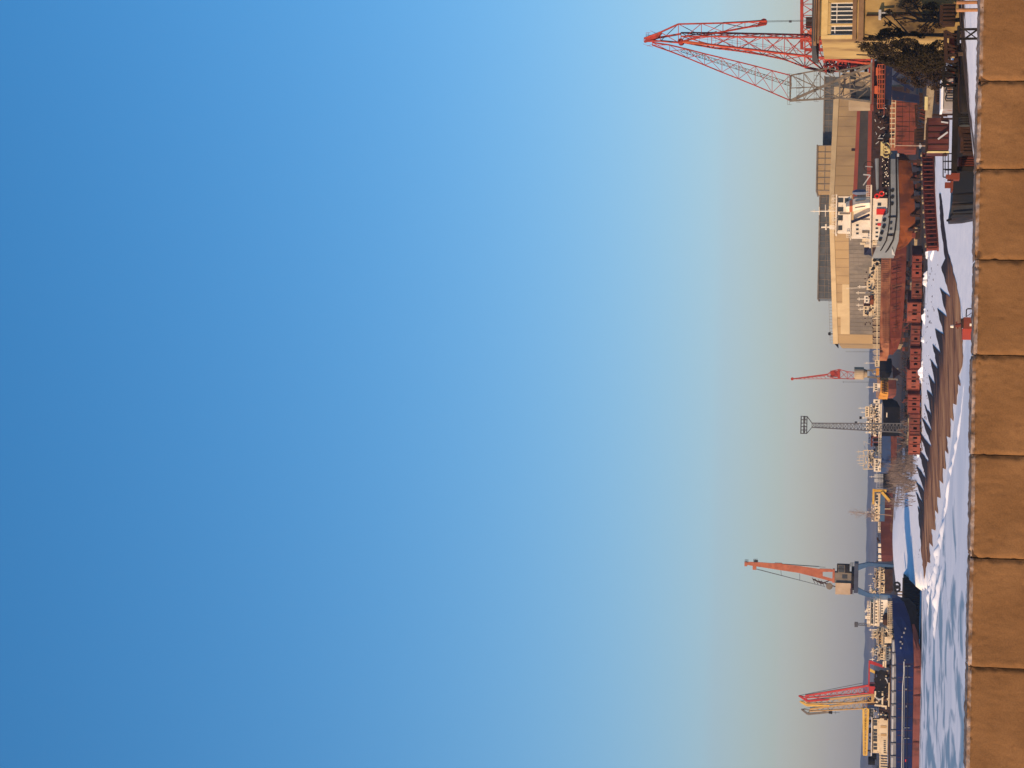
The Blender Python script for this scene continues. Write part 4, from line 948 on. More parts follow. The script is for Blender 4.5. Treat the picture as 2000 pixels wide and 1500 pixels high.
# ================================================================== slipway carriages
def carriage_row():
    # the long far row with square cut outs
    zg = 1.9
    A, B = Gz(1811, 486, 1.75), Gz(1794, 884, 1.95)
    A.z = B.z = 0
    n = 9; d = (B - A); Ln = d.length / n; t = d.normalized(); ang = math.atan2(t.y, t.x)
    words = ['first', 'second', 'third', 'fourth', 'fifth', 'sixth', 'seventh', 'eighth', 'ninth']
    def make(L, holes, h, m_c, ribs):
        root = thing('slipway_carriage', 'x', 'slipway carriage', (0, 0, 0), 'slipway carriages in the long row')
        w = 1.3
        # local frame: x along the row, +y towards the camera after turning
        f = MB(); z0, z1 = .35 * h, .68 * h
        xs_ = [0] + [v for a in holes for v in a] + [.97]
        for i in range(0, len(xs_) - 1):
            a, b = xs_[i] * L, xs_[i + 1] * L
            if i % 2 == 0: f.box(a, b, w - .06, w, 0.12, h)
            else: f.box(a, b, w - .06, w, .12, z0); f.box(a, b, w - .06, w, z1, h)
        f.build('side_panel', m_c, root)
        b = MB(); b.box(0, .97 * L, -w, -w + .06, .12, h); b.build('back_panel', m_c, root)
        tp = MB(); tp.box(-.03, .97 * L + .03, -w - .05, w + .06, h + .004, h + .09); tp.build('top_plate', m_c, root)
        e = MB()
        e.box(0.002, .05, -w + .07, w - .07, .12, h - .004); e.box(.92 * L, .969 * L, -w + .07, w - .07, .12, h - .004); buildn(e, 'end_panel', m_c, root)
        r_ = MB()
        for q in ribs: r_.box(q * L, q * L + .09, w + .003, w + .14, .2, h - .02)
        buildn(r_, 'rib', m_c, root)
        dk = MB(); dk.box(.08 * L, .9 * L, -.1, 0, .15, h - .05); dk.build('inner_web', m_black, root)
        for q in (.18, .78):
            for sy in (-1, 1):
                wh = MB(); wh.bar((q * L, sy * (w - .3) - .1, .02), (q * L, sy * (w - .3) + .1, .02), .3, n=12); wh.build('wheel', m_brownjunk, root)
        return root
    P_ = [make(Ln, [(.16, .24), (.42, .52), (.68, .78)], 1.75, m_trolley, (.02, .30, .60, .93)), make(Ln, [(.30, .37), (.6, .72)], 1.55, m_trolley2, (.02, .2, .47, .8, .93)), make(Ln, [(.10, .2), (.34, .4), (.5, .6), (.80, .86)], 1.9, m_trolley3, (.02, .45, .93))]
    order = [0, 1, 2, 1, 0, 2, 0, 1, 2]; used = set()
    rnd = random.Random(2)
    for i in range(n):
        k_ = order[i]; o = P_[k_] if k_ not in used else copy_tree(P_[k_]); used.add(k_)
        p = A + t * (Ln * i)
        pc = p + t * Ln * .5
        o.scale = (rnd.uniform(.9, 1.0), rnd.uniform(.9, 1.1), rnd.uniform(.82, 1.1))
        p = p + Vector((t.y, -t.x, 0)) * rnd.uniform(-.5, .5)
        o.location = (p.x, p.y, T(pc.x, pc.y) + rnd.uniform(-.1, .12)); o.rotation_euler = (0, rnd.uniform(-.012, .012), ang + rnd.uniform(-.10, .10))
        o['label'] = ('rust red slipway carriage with square cutouts, %s from the right in the long row' % words[i]) if i not in (0, n - 1) else ('rust red slipway carriage with square cutouts at the %s end of the long row' % ('right' if i == 0 else 'left'))
    # side faces the camera: flip when needed
    # the nearer comb-like beams at the right
    C, D_ = W(1830, 487, 256), W(1816, 300, 263); C.z = D_.z = 0
    m = 4; d = (D_ - C); L2 = d.length / m; t2 = d.normalized(); a2 = math.atan2(t2.y, t2.x)
    root = thing('cradle_beam', 'x', 'cradle beam', (0, 0, 0), 'ribbed slip cradle beams')
    h = 1.25
    b = MB(); b.box(0, .985 * L2, -.25, .25, .1, h); b.box(0, .985 * L2, -.42, .42, h + .004, h + .12); b.box(0, .985 * L2, -.45, .45, -.1, .096); b.build('beam', m_trolley, root)
    r_ = MB(); q = .2
    while q < .96 * L2: r_.box(q, q + .1, -.44, -.253, .12, h - .01); q += .62
    r_.build('rib', m_trolley, root)
    hh = MB()
    for q in (.2, .5, .8): hh.disc((q * L2, -.27, .68), .24, .05, n=14)
    buildn(hh, 'lightening_hole', m_black, root)
    up = MB()
    q = .5
    while q < .95 * L2: up.box(q, q + .35, -.2, .2, h + .13, h + .3); q += 1.4
    buildn(up, 'keel_pad', m_wood, root)
    for i in range(m):
        o = root if i == 0 else copy_tree(root)
        p = C + t2 * (L2 * i); pc = p + t2 * L2 * .5
        z0, z1 = T(p.x, p.y), T((p + t2 * L2).x, (p + t2 * L2).y)
        o.location = (p.x, p.y, z0 + .1); o.rotation_euler = (0, -math.atan2(z1 - z0, L2), a2)
        o['label'] = ['ribbed red slip cradle beam at the left end, where the white snow wedge starts', 'ribbed red slip cradle beam, second from the left in the nearer row', 'ribbed red slip cradle beam, third from the left in the nearer row', 'ribbed red slip cradle beam at the right end below the grey tug stern'][i]
carriage_row()
# drifted snow heaped at the foot of the carriages
def drift(label, pts, seed, w=.9, h=.8):
    rnd = random.Random(seed); rings = []
    n = len(pts)
    for k, (x, y) in enumerate(pts):
        p = Gs(x, y, 0); p.z = T(p.x, p.y)
        e = math.sin(math.pi * (k + .02) / (n - .96)) ** .6 if 0 < k < n - 1 else 0.05
        hh = h * e * rnd.uniform(.45, 1.1); ww = w * (.5 + .6 * e)
        rings.append([p + Vector((0, ww * q, hh * math.exp(-(q * 1.7) ** 2) - .12)) for q in (-1, -.6, -.3, 0, .3, .6, 1)])
    o = MB().loft(rings, caps=False, closed=False).build('snow_bank', m_snow, smooth=True); struct(o, label=label, cat='snow')
rnd_ = random.Random(77)
for k, (ya, yb) in enumerate(((488, 512), (528, 566), (600, 640), (655, 672), (700, 760), (790, 830), (850, 900))):
    pts = [(1811.5 + rnd_.uniform(-.6, .6) - (y - 486) * .041, y) for y in range(ya, yb, 4)]
    drift('white drift heaped at the foot of the long carriage row', pts, k, .8, rnd_.uniform(.45, .95))
drift('bright snow wedge between the two rows of slipway carriages', [(1826, 484), (1824, 490), (1822, 498), (1820, 506), (1818, 512)], 20, 1.6, .5)
# second parallel line of trolley frames behind, dark brown, under the ships
def keel_blocks(label, ya, yb, Y, n, h, grp):
    a, b = W(1700, ya, Y).x, W(1700, yb, Y).x
    proto = None
    for i in range(n):
        x = a + (b - a) * (i + .5) / n
        if proto is None:
            root = thing('keel_block', label, 'keel block', (x, Y, T(x, Y)), grp)
            m = MB(); z = T(x, Y); m.box(x - .5, x + .5, Y - .2, Y + 3.2, z - .2, z + h * .55); m.build('base', m_brownjunk, root)
            m = MB(); m.box(x - .35, x + .35, Y, Y + 3, z + h * .55 + .004, z + h); m.build('cap', m_rust, root)
            proto = root
        else:
            o = copy_tree(proto); o.location = (x, Y, T(x, Y))
# ================================================================== grey tug on the slip
def grey_tug():
    Y = 330.0
    root = thing('tug_boat', 'grey hulled tug with golden white upper decks standing on the slip, bow to the left', 'ship', base(400, Y))
    st = [(292, 1740, 1753, .6, .6), (310, 1738, 1754, .9, .9), (340, 1737, 1754.5, 1, 1), (400, 1736, 1756.5, 1, 1), (416, 1735, 1757, 1, .98), (424, 1723, 1757, 1, .97), (450, 1719, 1757, .95, .9), (470, 1714.5, 1755, .8, .7), (485, 1710, 1750, .5, .4), (501, 1703, 1746, .1, .05)]
    h = hull(st, Y, 8).build('hull', m_hullgrey, root); fixn(h)
    st = [(296, 1753.5, 1766, .55, .3), (312, 1754.5, 1779, .85, .6), (340, 1755, 1783, .98, .75), (400, 1757, 1787, .98, .8), (440, 1757.5, 1788, .9, .7), (460, 1756.5, 1785, .75, .45), (474, 1754.5, 1774, .6, .2), (484, 1751, 1758, .4, .15)]
    bt = hull(st, Y + .02, 8).build('hull_bottom', m_rustor, root); fixn(bt)
    gd = MB()
    pts = lambda off: [W(x + off, y, Y - .06 + dd) for y, x, dd in ((300, 1750, .4), (340, 1750.5, 0), (400, 1751.5, 0), (424, 1751, .05), (450, 1748, .25), (470, 1744, .85), (486, 1735, 2.1), (498, 1724, 3.6))]
    gd.path(pts(0), .12); gd.path(pts(-13), .10)
    for y, x in ((424, 1735), (460, 1732)): gd.bar(W(x, y, Y - .05 + (.4 if y > 450 else 0)), W(x + 15, y, Y - .05 + (.4 if y > 450 else 0)), .1)
    gd.build('rubbing_strake', m_black, root)
    ft = MB()
    for y, x in ((430, 1727), (443, 1726), (455, 1722), (385, 1743), (398, 1742), (372, 1743), (468, 1719)): ft.disc(W(x, y, Y - .08 + max(0, (y - 450) * .03)), .28, .14, n=12)
    buildn(ft, 'tyre_fender', m_tyre, root)
    bw = MB(); bw.P(1688, 1701, 483, 497, Y + 3.5, 1.2); bw.prism([W(1700, 480, Y + 2.5), W(1690, 494, Y + 3.3), W(1703, 501, Y + 3.9)], (0, .4, 0)); bw.build('bow_bulwark', m_navy, root)
    an = MB(); an.prism([W(1742, 484, Y + 1.6), W(1748, 499, Y + 3.4), W(1742, 500, Y + 3.5)], (0, .3, 0)); an.build('anchor_pocket', m_lightgrey, root)
    def deckhouse(nm, x0, x1, y0, y1, dd, dep, m=m_white):
        return MB().P(x0, x1, y0, y1, Y + dd, dep).build(nm, m, root)
    lo = deckhouse('lower_deckhouse', 1702, 1732, 388, 468, 1.2, 5.4)
    mi = deckhouse('middle_deckhouse', 1661, 1699, 430, 462, 1.6, 4.6)
    fu = deckhouse('engine_casing', 1668, 1699, 384, 429.5, 1.9, 4.2)
    br = deckhouse('wheelhouse', 1634.5, 1660.5, 384, 452, 1.7, 4.2)
    ds = MB(); ds.P(1699.05, 1701.95, 362, 482, Y + .7, 6.4); ds.P(1660.55, 1662, 382, 464, Y + 1.2, 5.2); ds.P(1632, 1634.4, 380, 456, Y + 1.2, 5.2); ds.build('deck_edge', m_white, root)
    winrow(br, 1637, 1647, 386, 396, 1, Y + 1.7, .1); winrow(br, 1637, 1647, 404, 414, 1, Y + 1.7, .1); winrow(br, 1637, 1646, 420, 431, 1, Y + 1.7, .1); winrow(br, 1637, 1645, 440, 450, 1, Y + 1.7, .1)
    winrow(br, 1650, 1657, 386, 398, 1, Y + 1.7, .2)
    winrow(mi, 1672, 1677, 436, 460, 3, Y + 1.6, .55); winrow(lo, 1710, 1715, 426, 466, 5, Y + 1.2, .6); win(lo, 1714, 1721, 396, 402, Y + 1.2)
    d1 = MB(); d1.P(1640, 1660, 415.5, 418.5, Y + 1.62, .07); d1.P(1684, 1698, 450, 455, Y + 1.53, .06); buildn(d1, 'door', m_greysteel, root)
    l = MB()
    for q in (0, 3.2): l.bar(W(1664, 432 + q, Y + 1.1), W(1698, 418 + q, Y + .9), .09)
    for i in range(12):
        f = i / 11; l.bar(W(1664 + 34 * f, 432 - 14 * f, Y + 1.1), W(1664 + 34 * f, 435.2 - 14 * f, Y + 1.1), .08)
    l.bar(W(1663, 433.5, Y + 1.2), W(1697, 419.5, Y + 1.), .2); l.build('stair', m_navy, root)
    fl = MB(); fl.loft([[W(x, yc - w_, Y + 1.0), W(x, yc, Y + .4), W(x, yc + w_, Y + 1.0), W(x, yc + w_, Y + 2.2), W(x, yc - w_, Y + 2.2)] for x, yc, w_ in ((1699, 396, 10), (1684, 397, 11), (1672, 399, 12), (1664, 402, 12), (1652, 404, 9))]); f = fl.build('funnel', m_white, root)
    fb = MB(); fb.loft([[W(x, yc - w_, Y + .95), W(x, yc, Y + .33), W(x, yc + w_, Y + .95), W(x, yc + w_, Y + 2.25), W(x, yc - w_, Y + 2.25)] for x, yc, w_ in ((1665, 401.8, 12.4), (1659, 403, 11.4))]); fb.build('funnel_band', m_orange, f)
    lv = MB()
    for y in (391, 395, 399, 403): lv.bar(W(1670, y + 3, Y + .62), W(1690, y, Y + .62), .05)
    lv.build('funnel_louver', m_greysteel, f)
    bt_ = MB(); bt_.loft([[W(x, y0, Y + 1.2), W(x + .5, (y0 + y1) / 2, Y + .7), W(x, y1, Y + 1.2), W(x, y1, Y + 2.4), W(x, y0, Y + 2.4)] for x, y0, y1 in ((1695, 373, 376), (1690, 370, 380), (1672, 370, 381), (1665, 373, 378))]); bt_.build('life_boat', m_bluecab, root)
    rb = MB(); rb.P(1712, 1729, 408, 419, Y + .9, .28); rb.build('red_locker', m_redflag, root)
    r2 = MB(); r2.P(1714, 1722, 436, 441, Y + 1.12, .07); r2.build('red_door', m_redflag, root)
    lb = MB(); lb.torus(W(1713, 383, Y + .8), .34, .12, 14, 6); lb.torus(W(1722, 378, Y + .8), .34, .12, 14, 6); buildn(lb, 'life_ring', m_redflag, root)
    ms = MB(); p = W(1634, 412, Y + 3); ms.bar(p, W(1583, 412.5, Y + 3), .11, .05, n=6); ms.bar(W(1600, 404, Y + 3), W(1600, 420, Y + 3), .05); ms.bar(W(1612, 400, Y + 3), W(1612, 423, Y + 3), .05); ms.bar(W(1590, 409, Y + 3), W(1590, 416, Y + 3), .04); ms.build('mast', m_white, root)
    m2 = MB(); m2.bar(W(1634, 443, Y + 2.5), W(1604, 443.5, Y + 2.5), .13, n=6); m2.bar(W(1613, 438, Y + 2.3), W(1613, 449, Y + 2.3), .14); m2.P(1620, 1630, 440, 447, Y + 2.3, .6); m2.build('radar_mast', m_white, root)
    sm_b = MB()
    for x0, x1, y0, y1 in ((1622, 1631, 398, 404), (1626, 1631, 424, 432), (1624, 1631, 386, 391), (1618, 1631, 409, 411)): sm_b.P(x0, x1, y0, y1, Y + 2, .7)
    buildn(sm_b, 'roof_fitting', m_cream, root)
    rl = MB(); rail(rl, 1625, 1632, 381, 455, Y + 1.25, 12, .03); rail(rl, 1653, 1660, 453, 464, Y + 1.25, 3, .03); rail(rl, 1692, 1699, 463, 482, Y + .8, 5, .035); rail(rl, 1692, 1699, 362, 384, Y + .8, 6, .035); rail(rl, 1704, 1718, 468, 482, Y + 1.3, 4, .035); rl.build('railing', m_white, root)
    wl = MB()
    for x0, x1, y0, y1 in ((1684, 1698, 466, 472), (1680, 1690, 474, 477), (1688, 1698, 477, 482), (1704, 1714, 470, 478)): wl.P(x0, x1, y0, y1, Y + 2, 1.2)
    buildn(wl, 'windlass', m_cream, root)
    cl = MB(); rnd = random.Random(12)
    for _ in range(46):
        x, y = rnd.uniform(1722, 1735), rnd.uniform(306, 386); cl.P(x, x + rnd.uniform(2, 6), y, y + rnd.uniform(2, 7), Y + rnd.uniform(.6, 5), rnd.uniform(.3, 1))
    buildn(cl, 'deck_gear', m_black, root)
    c2 = MB()
    for _ in range(26):
        x, y = rnd.uniform(1722, 1735), rnd.uniform(306, 380); c2.P(x, x + 1.6, y, y + 1.6, Y + .5, .2)
    buildn(c2, 'net_float', m_white, root)
    bm_ = MB(); bm_.bar(W(1713, 310, Y + 1.6), W(1714, 374, Y + 1.6), .34, .22, n=8); bm_.build('derrick_boom', m_hullgrey, root)
    sp = MB()
    for y in (286, 293, 300): sp.torus(W(1731, y, Y + 1.5), .55, .12, 14, 5)
    sp.P(1720, 1725, 277, 303, Y + 1.3, .7); sp.bar(W(1722, 280, Y + 1), W(1742, 300, Y + 1), .1); sp.build('stern_winch', m_yellowpale, root)
    da = MB(); da.bar(W(1699, 342, Y + 1), W(1686, 341, Y + 1), .1); da.bar(W(1700, 342, Y + 1), W(1686, 362, Y + 1), .1); da.bar(W(1704, 326, Y + 2), W(1690, 325, Y + 2), .06); da.build('davit', m_lightgrey, root); MB().torus(W(1697, 325, Y + 2), .8, .05, 16, 5).build('hose_reel', m_brownjunk, root)
    p2 = MB(); p2.P(1752, 1756, 300, 306, Y - .05, .04); p2.P(1744, 1752, 424.5, 425.5, Y - .04, .03); buildn(p2, 'hull_plate', m_lightgrey, root)
    for y in (436, 447, 458): 
        q = MB(); q.disc(W(1740, y, Y - .03 + max(0, (y - 440) * .035)), .2, .1, n=10); q.build('porthole', m_glass, root)
    sp_ = MB()
    for y in (315, 350, 385, 420, 448):
        p = W(1775, y, Y + 1.2); sp_.bar(p, Vector((p.x - .3, Y - .6, T(p.x, Y))), .2)
    buildn(sp_, 'prop_shore', m_brownjunk, root)
grey_tug()
keel_blocks('brown steel keel block under the grey tug on the slip', 305, 470, 331.5, 7, 1.25, 'keel blocks under the grey tug')
# ================================================================== long rust red hull
def red_hull():
    Y = 425.0
    root = thing('tanker_hull', 'long rust red ship hull with pale deck stanchions lying before the hall', 'ship', base(600, Y))
    st = [(470, 1722, 1740, .9, .9), (510, 1721.5, 1740, 1, 1), (600, 1719.5, 1738, 1, 1), (660, 1718.5, 1737, .95, .92), (680, 1718, 1736.5, .75, .68), (692, 1718, 1736, .5, .4), (704, 1717.5, 1732, .12, .1)]
    h = hull(st, Y, 9).build('hull', m_rustpale, root); fixn(h)
    st = [(470, 1740.4, 1771, .9, .75), (510, 1740.4, 1770, 1, .85), (560, 1739.5, 1768, 1, .85), (620, 1738, 1764, 1, .8), (660, 1737.4, 1760, .92, .6), (680, 1736.9, 1754, .7, .35), (692, 1736.4, 1744, .4, .2)]
    b = hull(st, Y + .02, 9).build('hull_bottom', m_rust, root); fixn(b)
    rb = MB()
    for i in range(44):
        y = 508 + i * 3.95; rb.bar(W(1723, y, Y - .05), W(1737, y, Y - .05), .06)
    for x in (1728, 1734): rb.bar(W(x + 1.5, 506, Y - .05), W(x - 1, 672, Y - .03), .05)
    rb.build('hull_frame', m_rustpale, root)
    ps = MB()
    for i in range(12):
        y = 509 + i * 12.6; xb_ = 1768 - max(0, y - 560) * .06; ps.bar(W(1741, y, Y - .015), W(xb_ - 9, y - .3, Y - .005), .035)
        if i % 3 == 1: ps.bar(W(1744, y + 5, Y - .01), W(1744 + 9 + (i * 5 % 7), y + 5, Y - .005), .06)
    for x in (1750.5,): ps.bar(W(x + .8, 509, Y - .01), W(x - 1.6, 648, Y - .01), .03)
    ps.build('plate_seam', m_brownjunk, root)
    stn = MB()
    for i in range(38):
        y = 616 + i * 2.35; 
        if i % 5 != 3: stn.P(1704.5 + (i * 7 % 3), 1718, y, y + .9, Y + .3, .2)
        stn.P(1712, 1714, y, y + 2.3, Y + .32, .15)
    stn.build('deck_stanchion', m_cream, root)
    st2 = MB()
    for i in range(34):
        y = 516 + i * 3.0; st2.P(1707 + (i * 5 % 4), 1720, y, y + 1.3, Y + .3, .25); st2.P(1713, 1715, y, y + 2.9, Y + .32, .2)
    st2.build('deck_rail', m_cream, root)
    rnd = random.Random(5)
    dh = [(1698, 1719, 522, 545, m_cream), (1693, 1708, 546, 566, m_cream), (1688, 1703, 578, 592, m_white), (1700, 1719, 567, 606, m_cream), (1686, 1704, 598, 616, m_cream), (1704, 1718, 606, 622, m_cream)]
    for k, (x0, x1, y0, y1, m) in enumerate(dh):
        o = MB().P(x0, x1, y0, y1, Y + 1.5 + .3 * (k % 3), 4).build('deckhouse', m, root)
        winrow(o, x0 + 3, x0 + 6.5, y0 + 1, y1 - 1, max(2, int((y1 - y0) / 6)), Y + 1.5 + .3 * (k % 3), .5)
    ro = MB(); ro.P(1699, 1706, 577, 595, Y + 1.2, .25); ro.P(1687, 1700, 586, 598, Y + 2.6, 1); buildn(ro, 'rusty_locker', m_rustor, root)
    g = MB()
    for _ in range(70):
        y = rnd.uniform(530, 640); x = rnd.uniform(1688, 1716); g.P(x, x + rnd.uniform(1, 4), y, y + rnd.uniform(.8, 4), Y + rnd.uniform(.4, 2), .4)
    buildn(g, 'deck_fitting', m_brownjunk, root)
    ms = MB()
    for y, x in ((560, 1675), (572, 1672), (584, 1674), (596, 1673), (604, 1676)):
        ms.bar(W(1700, y, Y + 3), W(x, y, Y + 3), .09); ms.bar(W(x + 4, y - 3, Y + 3), W(x + 4, y + 3, Y + 3), .07)
    ms.bar(W(1690, 562, Y + 3), W(1652, 563, Y + 3), .05); ms.build('mast', m_white, root)
    bl = MB(); bl.P(1703, 1721, 503, 521, Y + .8, 3); bl.bar(W(1704, 512, Y + .5), W(1718, 512, Y + .5), .25); bl.build('forecastle', m_cream, root)
    hh = MB()
    for x, y in ((1708, 508), (1713, 516), (1719, 508), (1706, 524)): hh.disc(W(x, y, Y + .25), .35, .15)
    buildn(hh, 'hawse_hole', m_black, root)
m_rustpale = mat('rust_pale', (.31, .13, .065), (.22, .075, .035), .5, rough=.9, c3=(.14, .05, .03), s3=.7, lo3=.5, hi3=.68)
red_hull()
keel_blocks('dark keel block under the long rust red hull', 505, 690, 427, 10, 1.2, 'keel blocks under the red hull')
def boulder_line():
    pass
def second_red_hull():
    Y = 372.0
    root = thing('hull_section', 'box shaped rust red hull with a pale deck strip standing behind the red portal crane', 'ship', base(240, Y))
    mb = MB(); mb.P(1750, 1790, 186, 289, Y, 9); mb.P(1752, 1789, 289.1, 292, Y + .6, 8); h = mb.build('hull', m_rustmid, root)
    d = MB(); d.P(1738, 1749.8, 186, 288, Y + .25, 8); d.build('deck_strip', m_rustpale, root)
    r_ = MB()
    for x in (1741, 1748): r_.P(x, x + 1.2, 187, 287, Y + .12, .12)
    for i in range(10): r_.P(1738.5, 1749.5, 190 + i * 10, 192 + i * 10, Y + .13, .1)
    r_.build('deck_rib', m_cream, root)
    ps = MB()
    for y in (200, 219, 238, 257, 276): ps.bar(W(1751, y, Y - .01), W(1789, y, Y - .01), .04)
    for x in (1763, 1777): ps.bar(W(x, 187, Y - .01), W(x - 1.5, 288, Y - .01), .035)
    for y, l_ in ((208, 20), (228, 13), (247, 24), (266, 16), (282, 10)): ps.bar(W(1751, y, Y - .012), W(1751 + l_, y, Y - .012), .09, .03)
    ps.build('plate_seam', m_brownjunk, root)
    g = MB(); rnd = random.Random(8)
    for _ in range(50):
        y, x = rnd.uniform(196, 286), rnd.uniform(1706, 1735); g.P(x, x + rnd.uniform(3, 10), y, y + rnd.uniform(2, 8), Y + rnd.uniform(1, 5), rnd.uniform(.4, 1.2))
    g.P(1708, 1737.8, 188, 286, Y + 5, 2); buildn(g, 'deck_machinery', m_brownjunk, root)
    l = MB()
    for _ in range(22):
        y, x = rnd.uniform(200, 284), rnd.uniform(1708, 1730); l.bar(W(x, y, Y + .8), W(x + rnd.uniform(-1, 6), y + rnd.uniform(-5, 5), Y + .8), .07)
    buildn(l, 'pipe_rail', m_lightgrey, root)
    c = MB(); c.loft([[W(x, yc - w_, Y + .2), W(x, yc + w_, Y + .2), W(x, yc + w_, Y + 1.8), W(x, yc - w_, Y + 1.8)] for x, yc, w_ in ((1728, 270, 8), (1735, 265, 6), (1742, 262, 5), (1748, 260, 4))]); c.build('cowl', m_black, root)
m_rustmid = mat('rust_mid', (.20, .05, .028), (.14, .034, .02), .3, rough=.9, c3=(.09, .028, .018), s3=.5, lo3=.5, hi3=.65)
second_red_hull()
# ================================================================== middle distance
def masts(root, rows, Y, m=m_white, r=.07, name='mast'):
    for y, x0, x1, arms in rows:
        mb = MB(); mb.bar(W(x1, y, Y), W(x0, y + .3, Y), r, r * .6)
        for xa, wd_ in arms: mb.bar(W(xa, y - wd_, Y), W(xa, y + wd_, Y), r * .7)
        mb.build(name, m, root)
def clutter(root, name, m, x0, x1, y0, y1, Y, n, seed, smin=1, smax=4, d=2.):
    rnd = random.Random(seed); mb = MB()
    for _ in range(n):
        y, x = rnd.uniform(y0, y1), rnd.uniform(x0, x1)
        mb.P(x, min(x1 + 1, x + rnd.uniform(smin, smax)), y, y + rnd.uniform(smin, smax), Y + rnd.uniform(0, d), rnd.uniform(.3, .9))
    buildn(mb, name, m, root)
def dark_bow():
    Y = 470.0
    root = thing('dark_hull', 'small black hulled boat with a pale cabin just left of the red hull bow', 'ship', base(720, Y))
    h = hull([(700, 1719, 1741, .7, .5), (706, 1718, 1742, 1, .8), (725, 1718, 1742, 1, .8), (736, 1718, 1738, .6, .3), (742, 1717, 1728, .1, .05)], Y, 6).build('hull', m_blackhull, root); fixn(h)
    c = MB().P(1709, 1718, 703, 716, Y + 1.2, 3).build('cabin', m_cream, root); winrow(c, 1711, 1714, 704, 715, 3, Y + 1.2, .5)
    o = MB().P(1711, 1717, 719, 733, Y + 1.4, 2.5).build('hatch', m_ochre, root)
    masts(root, [(709, 1688, 1709, [(1693, 2)]), (730, 1704, 1718, [(1708, 2)])], Y + 2)
    b = MB(); b.prism([W(1742, 712, Y), W(1760, 728, Y - 1), W(1745, 740, Y)], (0, 3, 0)); b.build('cradle', m_rustmid, root)
dark_bow()
def yellow_tug():
    Y = 440.0
    root = thing('yellow_tug', 'small ochre and red tug with a white cabin standing on the slip yard', 'ship', base(755, Y))
    h = hull([(738, 1721, 1735, .5, .4), (744, 1720, 1735, 1, .9), (765, 1719, 1735, 1, .9), (772, 1717, 1735, .7, .5), (780, 1715, 1733, .1, .05)], Y, 5.5).build('hull', m_ochre, root); fixn(h)
    b = hull([(742, 1735.4, 1750, .9, .5), (760, 1735.4, 1751, .95, .55), (772, 1735.4, 1750, .6, .3), (778, 1734, 1744, .15, .1)], Y + .02, 5.5).build('hull_bottom', m_boot, root); fixn(b)
    c = MB().P(1707, 1719, 749, 764, Y + 1.2, 3).build('cabin', m_white, root); winrow(c, 1709, 1713, 750, 763, 3, Y + 1.2, .4)
    r_ = MB().P(1705.5, 1706.9, 748, 766, Y + 1, 3.4).build('cabin_roof', m_white, c)
    g = MB()
    for y in (742, 747, 752, 757, 762, 767): g.bar(W(1722, y, Y - .06), W(1733, y + 2, Y - .06), .09)
    g.path([W(1727, 740, Y - .06), W(1727, 768, Y - .06)], .08); buildn(g, 'fender', m_brownjunk, root)
    masts(root, [(756, 1692, 1706, [(1697, 2)])], Y + 2)
    rl = MB(); rail(rl, 1714, 1719, 738, 748, Y + .4, 5, .04); rail(rl, 1712, 1718, 765, 776, Y + .6, 5, .04); rl.build('railing', m_ochre, root)
yellow_tug()
def dark_ship():
    Y = 455.0
    root = thing('black_ship', 'black hulled ship with crowded golden white decks behind the tall light mast', 'ship', base(800, Y))
    h = hull([(776, 1722, 1738, .15, .1), (784, 1724, 1752, .7, .5), (795, 1726, 1758, 1, .9), (832, 1725, 1758, 1, .95), (852, 1722, 1757, 1, .95)], Y, 8).build('hull', m_blackhull, root); fixn(h)
    w_ = MB(); w_.P(1731, 1733, 806, 815, Y - .05, .04); w_.build('name_plate', m_white, root)
    dl = [('deckhouse', 1707, 1722, 790, 852, 1.2, 5, m_white), ('upper_deckhouse', 1698, 1706.9, 793, 846, 1.7, 4.2, m_white), ('wheelhouse', 1690, 1697.9, 794, 814, 2.1, 3.4, m_cream), ('wheelhouse', 1692, 1697.9, 823, 842, 2.1, 3.4, m_white)]
    for nm, x0, x1, y0, y1, dd, dep, m in dl:
        o = MB().P(x0, x1, y0, y1, Y + dd, dep).build(nm, m, root)
        winrow(o, x0 + (x1 - x0) * .25, x0 + (x1 - x0) * .6, y0 + 1, y1 - 1, max(3, int((y1 - y0) / 5)), Y + dd, .5)
        e = MB().P(x1 - .8, x1 - .05, y0 - 3, y1 + 3, Y + dd - .9, .85); e.build('deck_edge', m_white, o)
    c = MB().P(1706, 1719, 780, 788, Y + 1, 3).build('bridge_wing', m_white, root); win(c, 1710, 1714, 783, 786, Y + 1)
    rl = MB(); rail(rl, 1716, 1722, 789, 854, Y + .3, 20, .035); rail(rl, 1701, 1706.5, 788, 850, Y + 1.0, 18, .03); rl.build('railing', m_white, root)
    masts(root, [(797, 1676, 1690, [(1680, 2)]), (805, 1681, 1690, [(1684, 2)]), (816, 1678, 1698, [(1686, 2.5), (1681, 1.5)]), (826, 1673, 1692, [(1677, 2)]), (835, 1684, 1692, []), (845, 1689, 1700, [(1692, 2)]), (787, 1696, 1707, [])], Y + 3)
    ball = MB().cyl(W(1683, 816, Y + 3), .3, .5, 10).build('signal_ball', m_black, root)
    ft = MB().cyl(W(1674, 826, Y + 3), .32, .5, 10).build('signal_ball', m_black, root)
    fn = MB(); fn.P(1694, 1707, 816, 822, Y + 2.8, 2); fn.build('funnel', m_cream, root)
    clutter(root, 'deck_fitting', m_cream, 1699, 1720, 788, 855, Y + .2, 34, 3, 1, 3.2, 1)
    clutter(root, 'deck_gear', m_brownjunk, 1700, 1721, 790, 856, Y + .2, 26, 4, 1, 3, 1)
dark_ship()
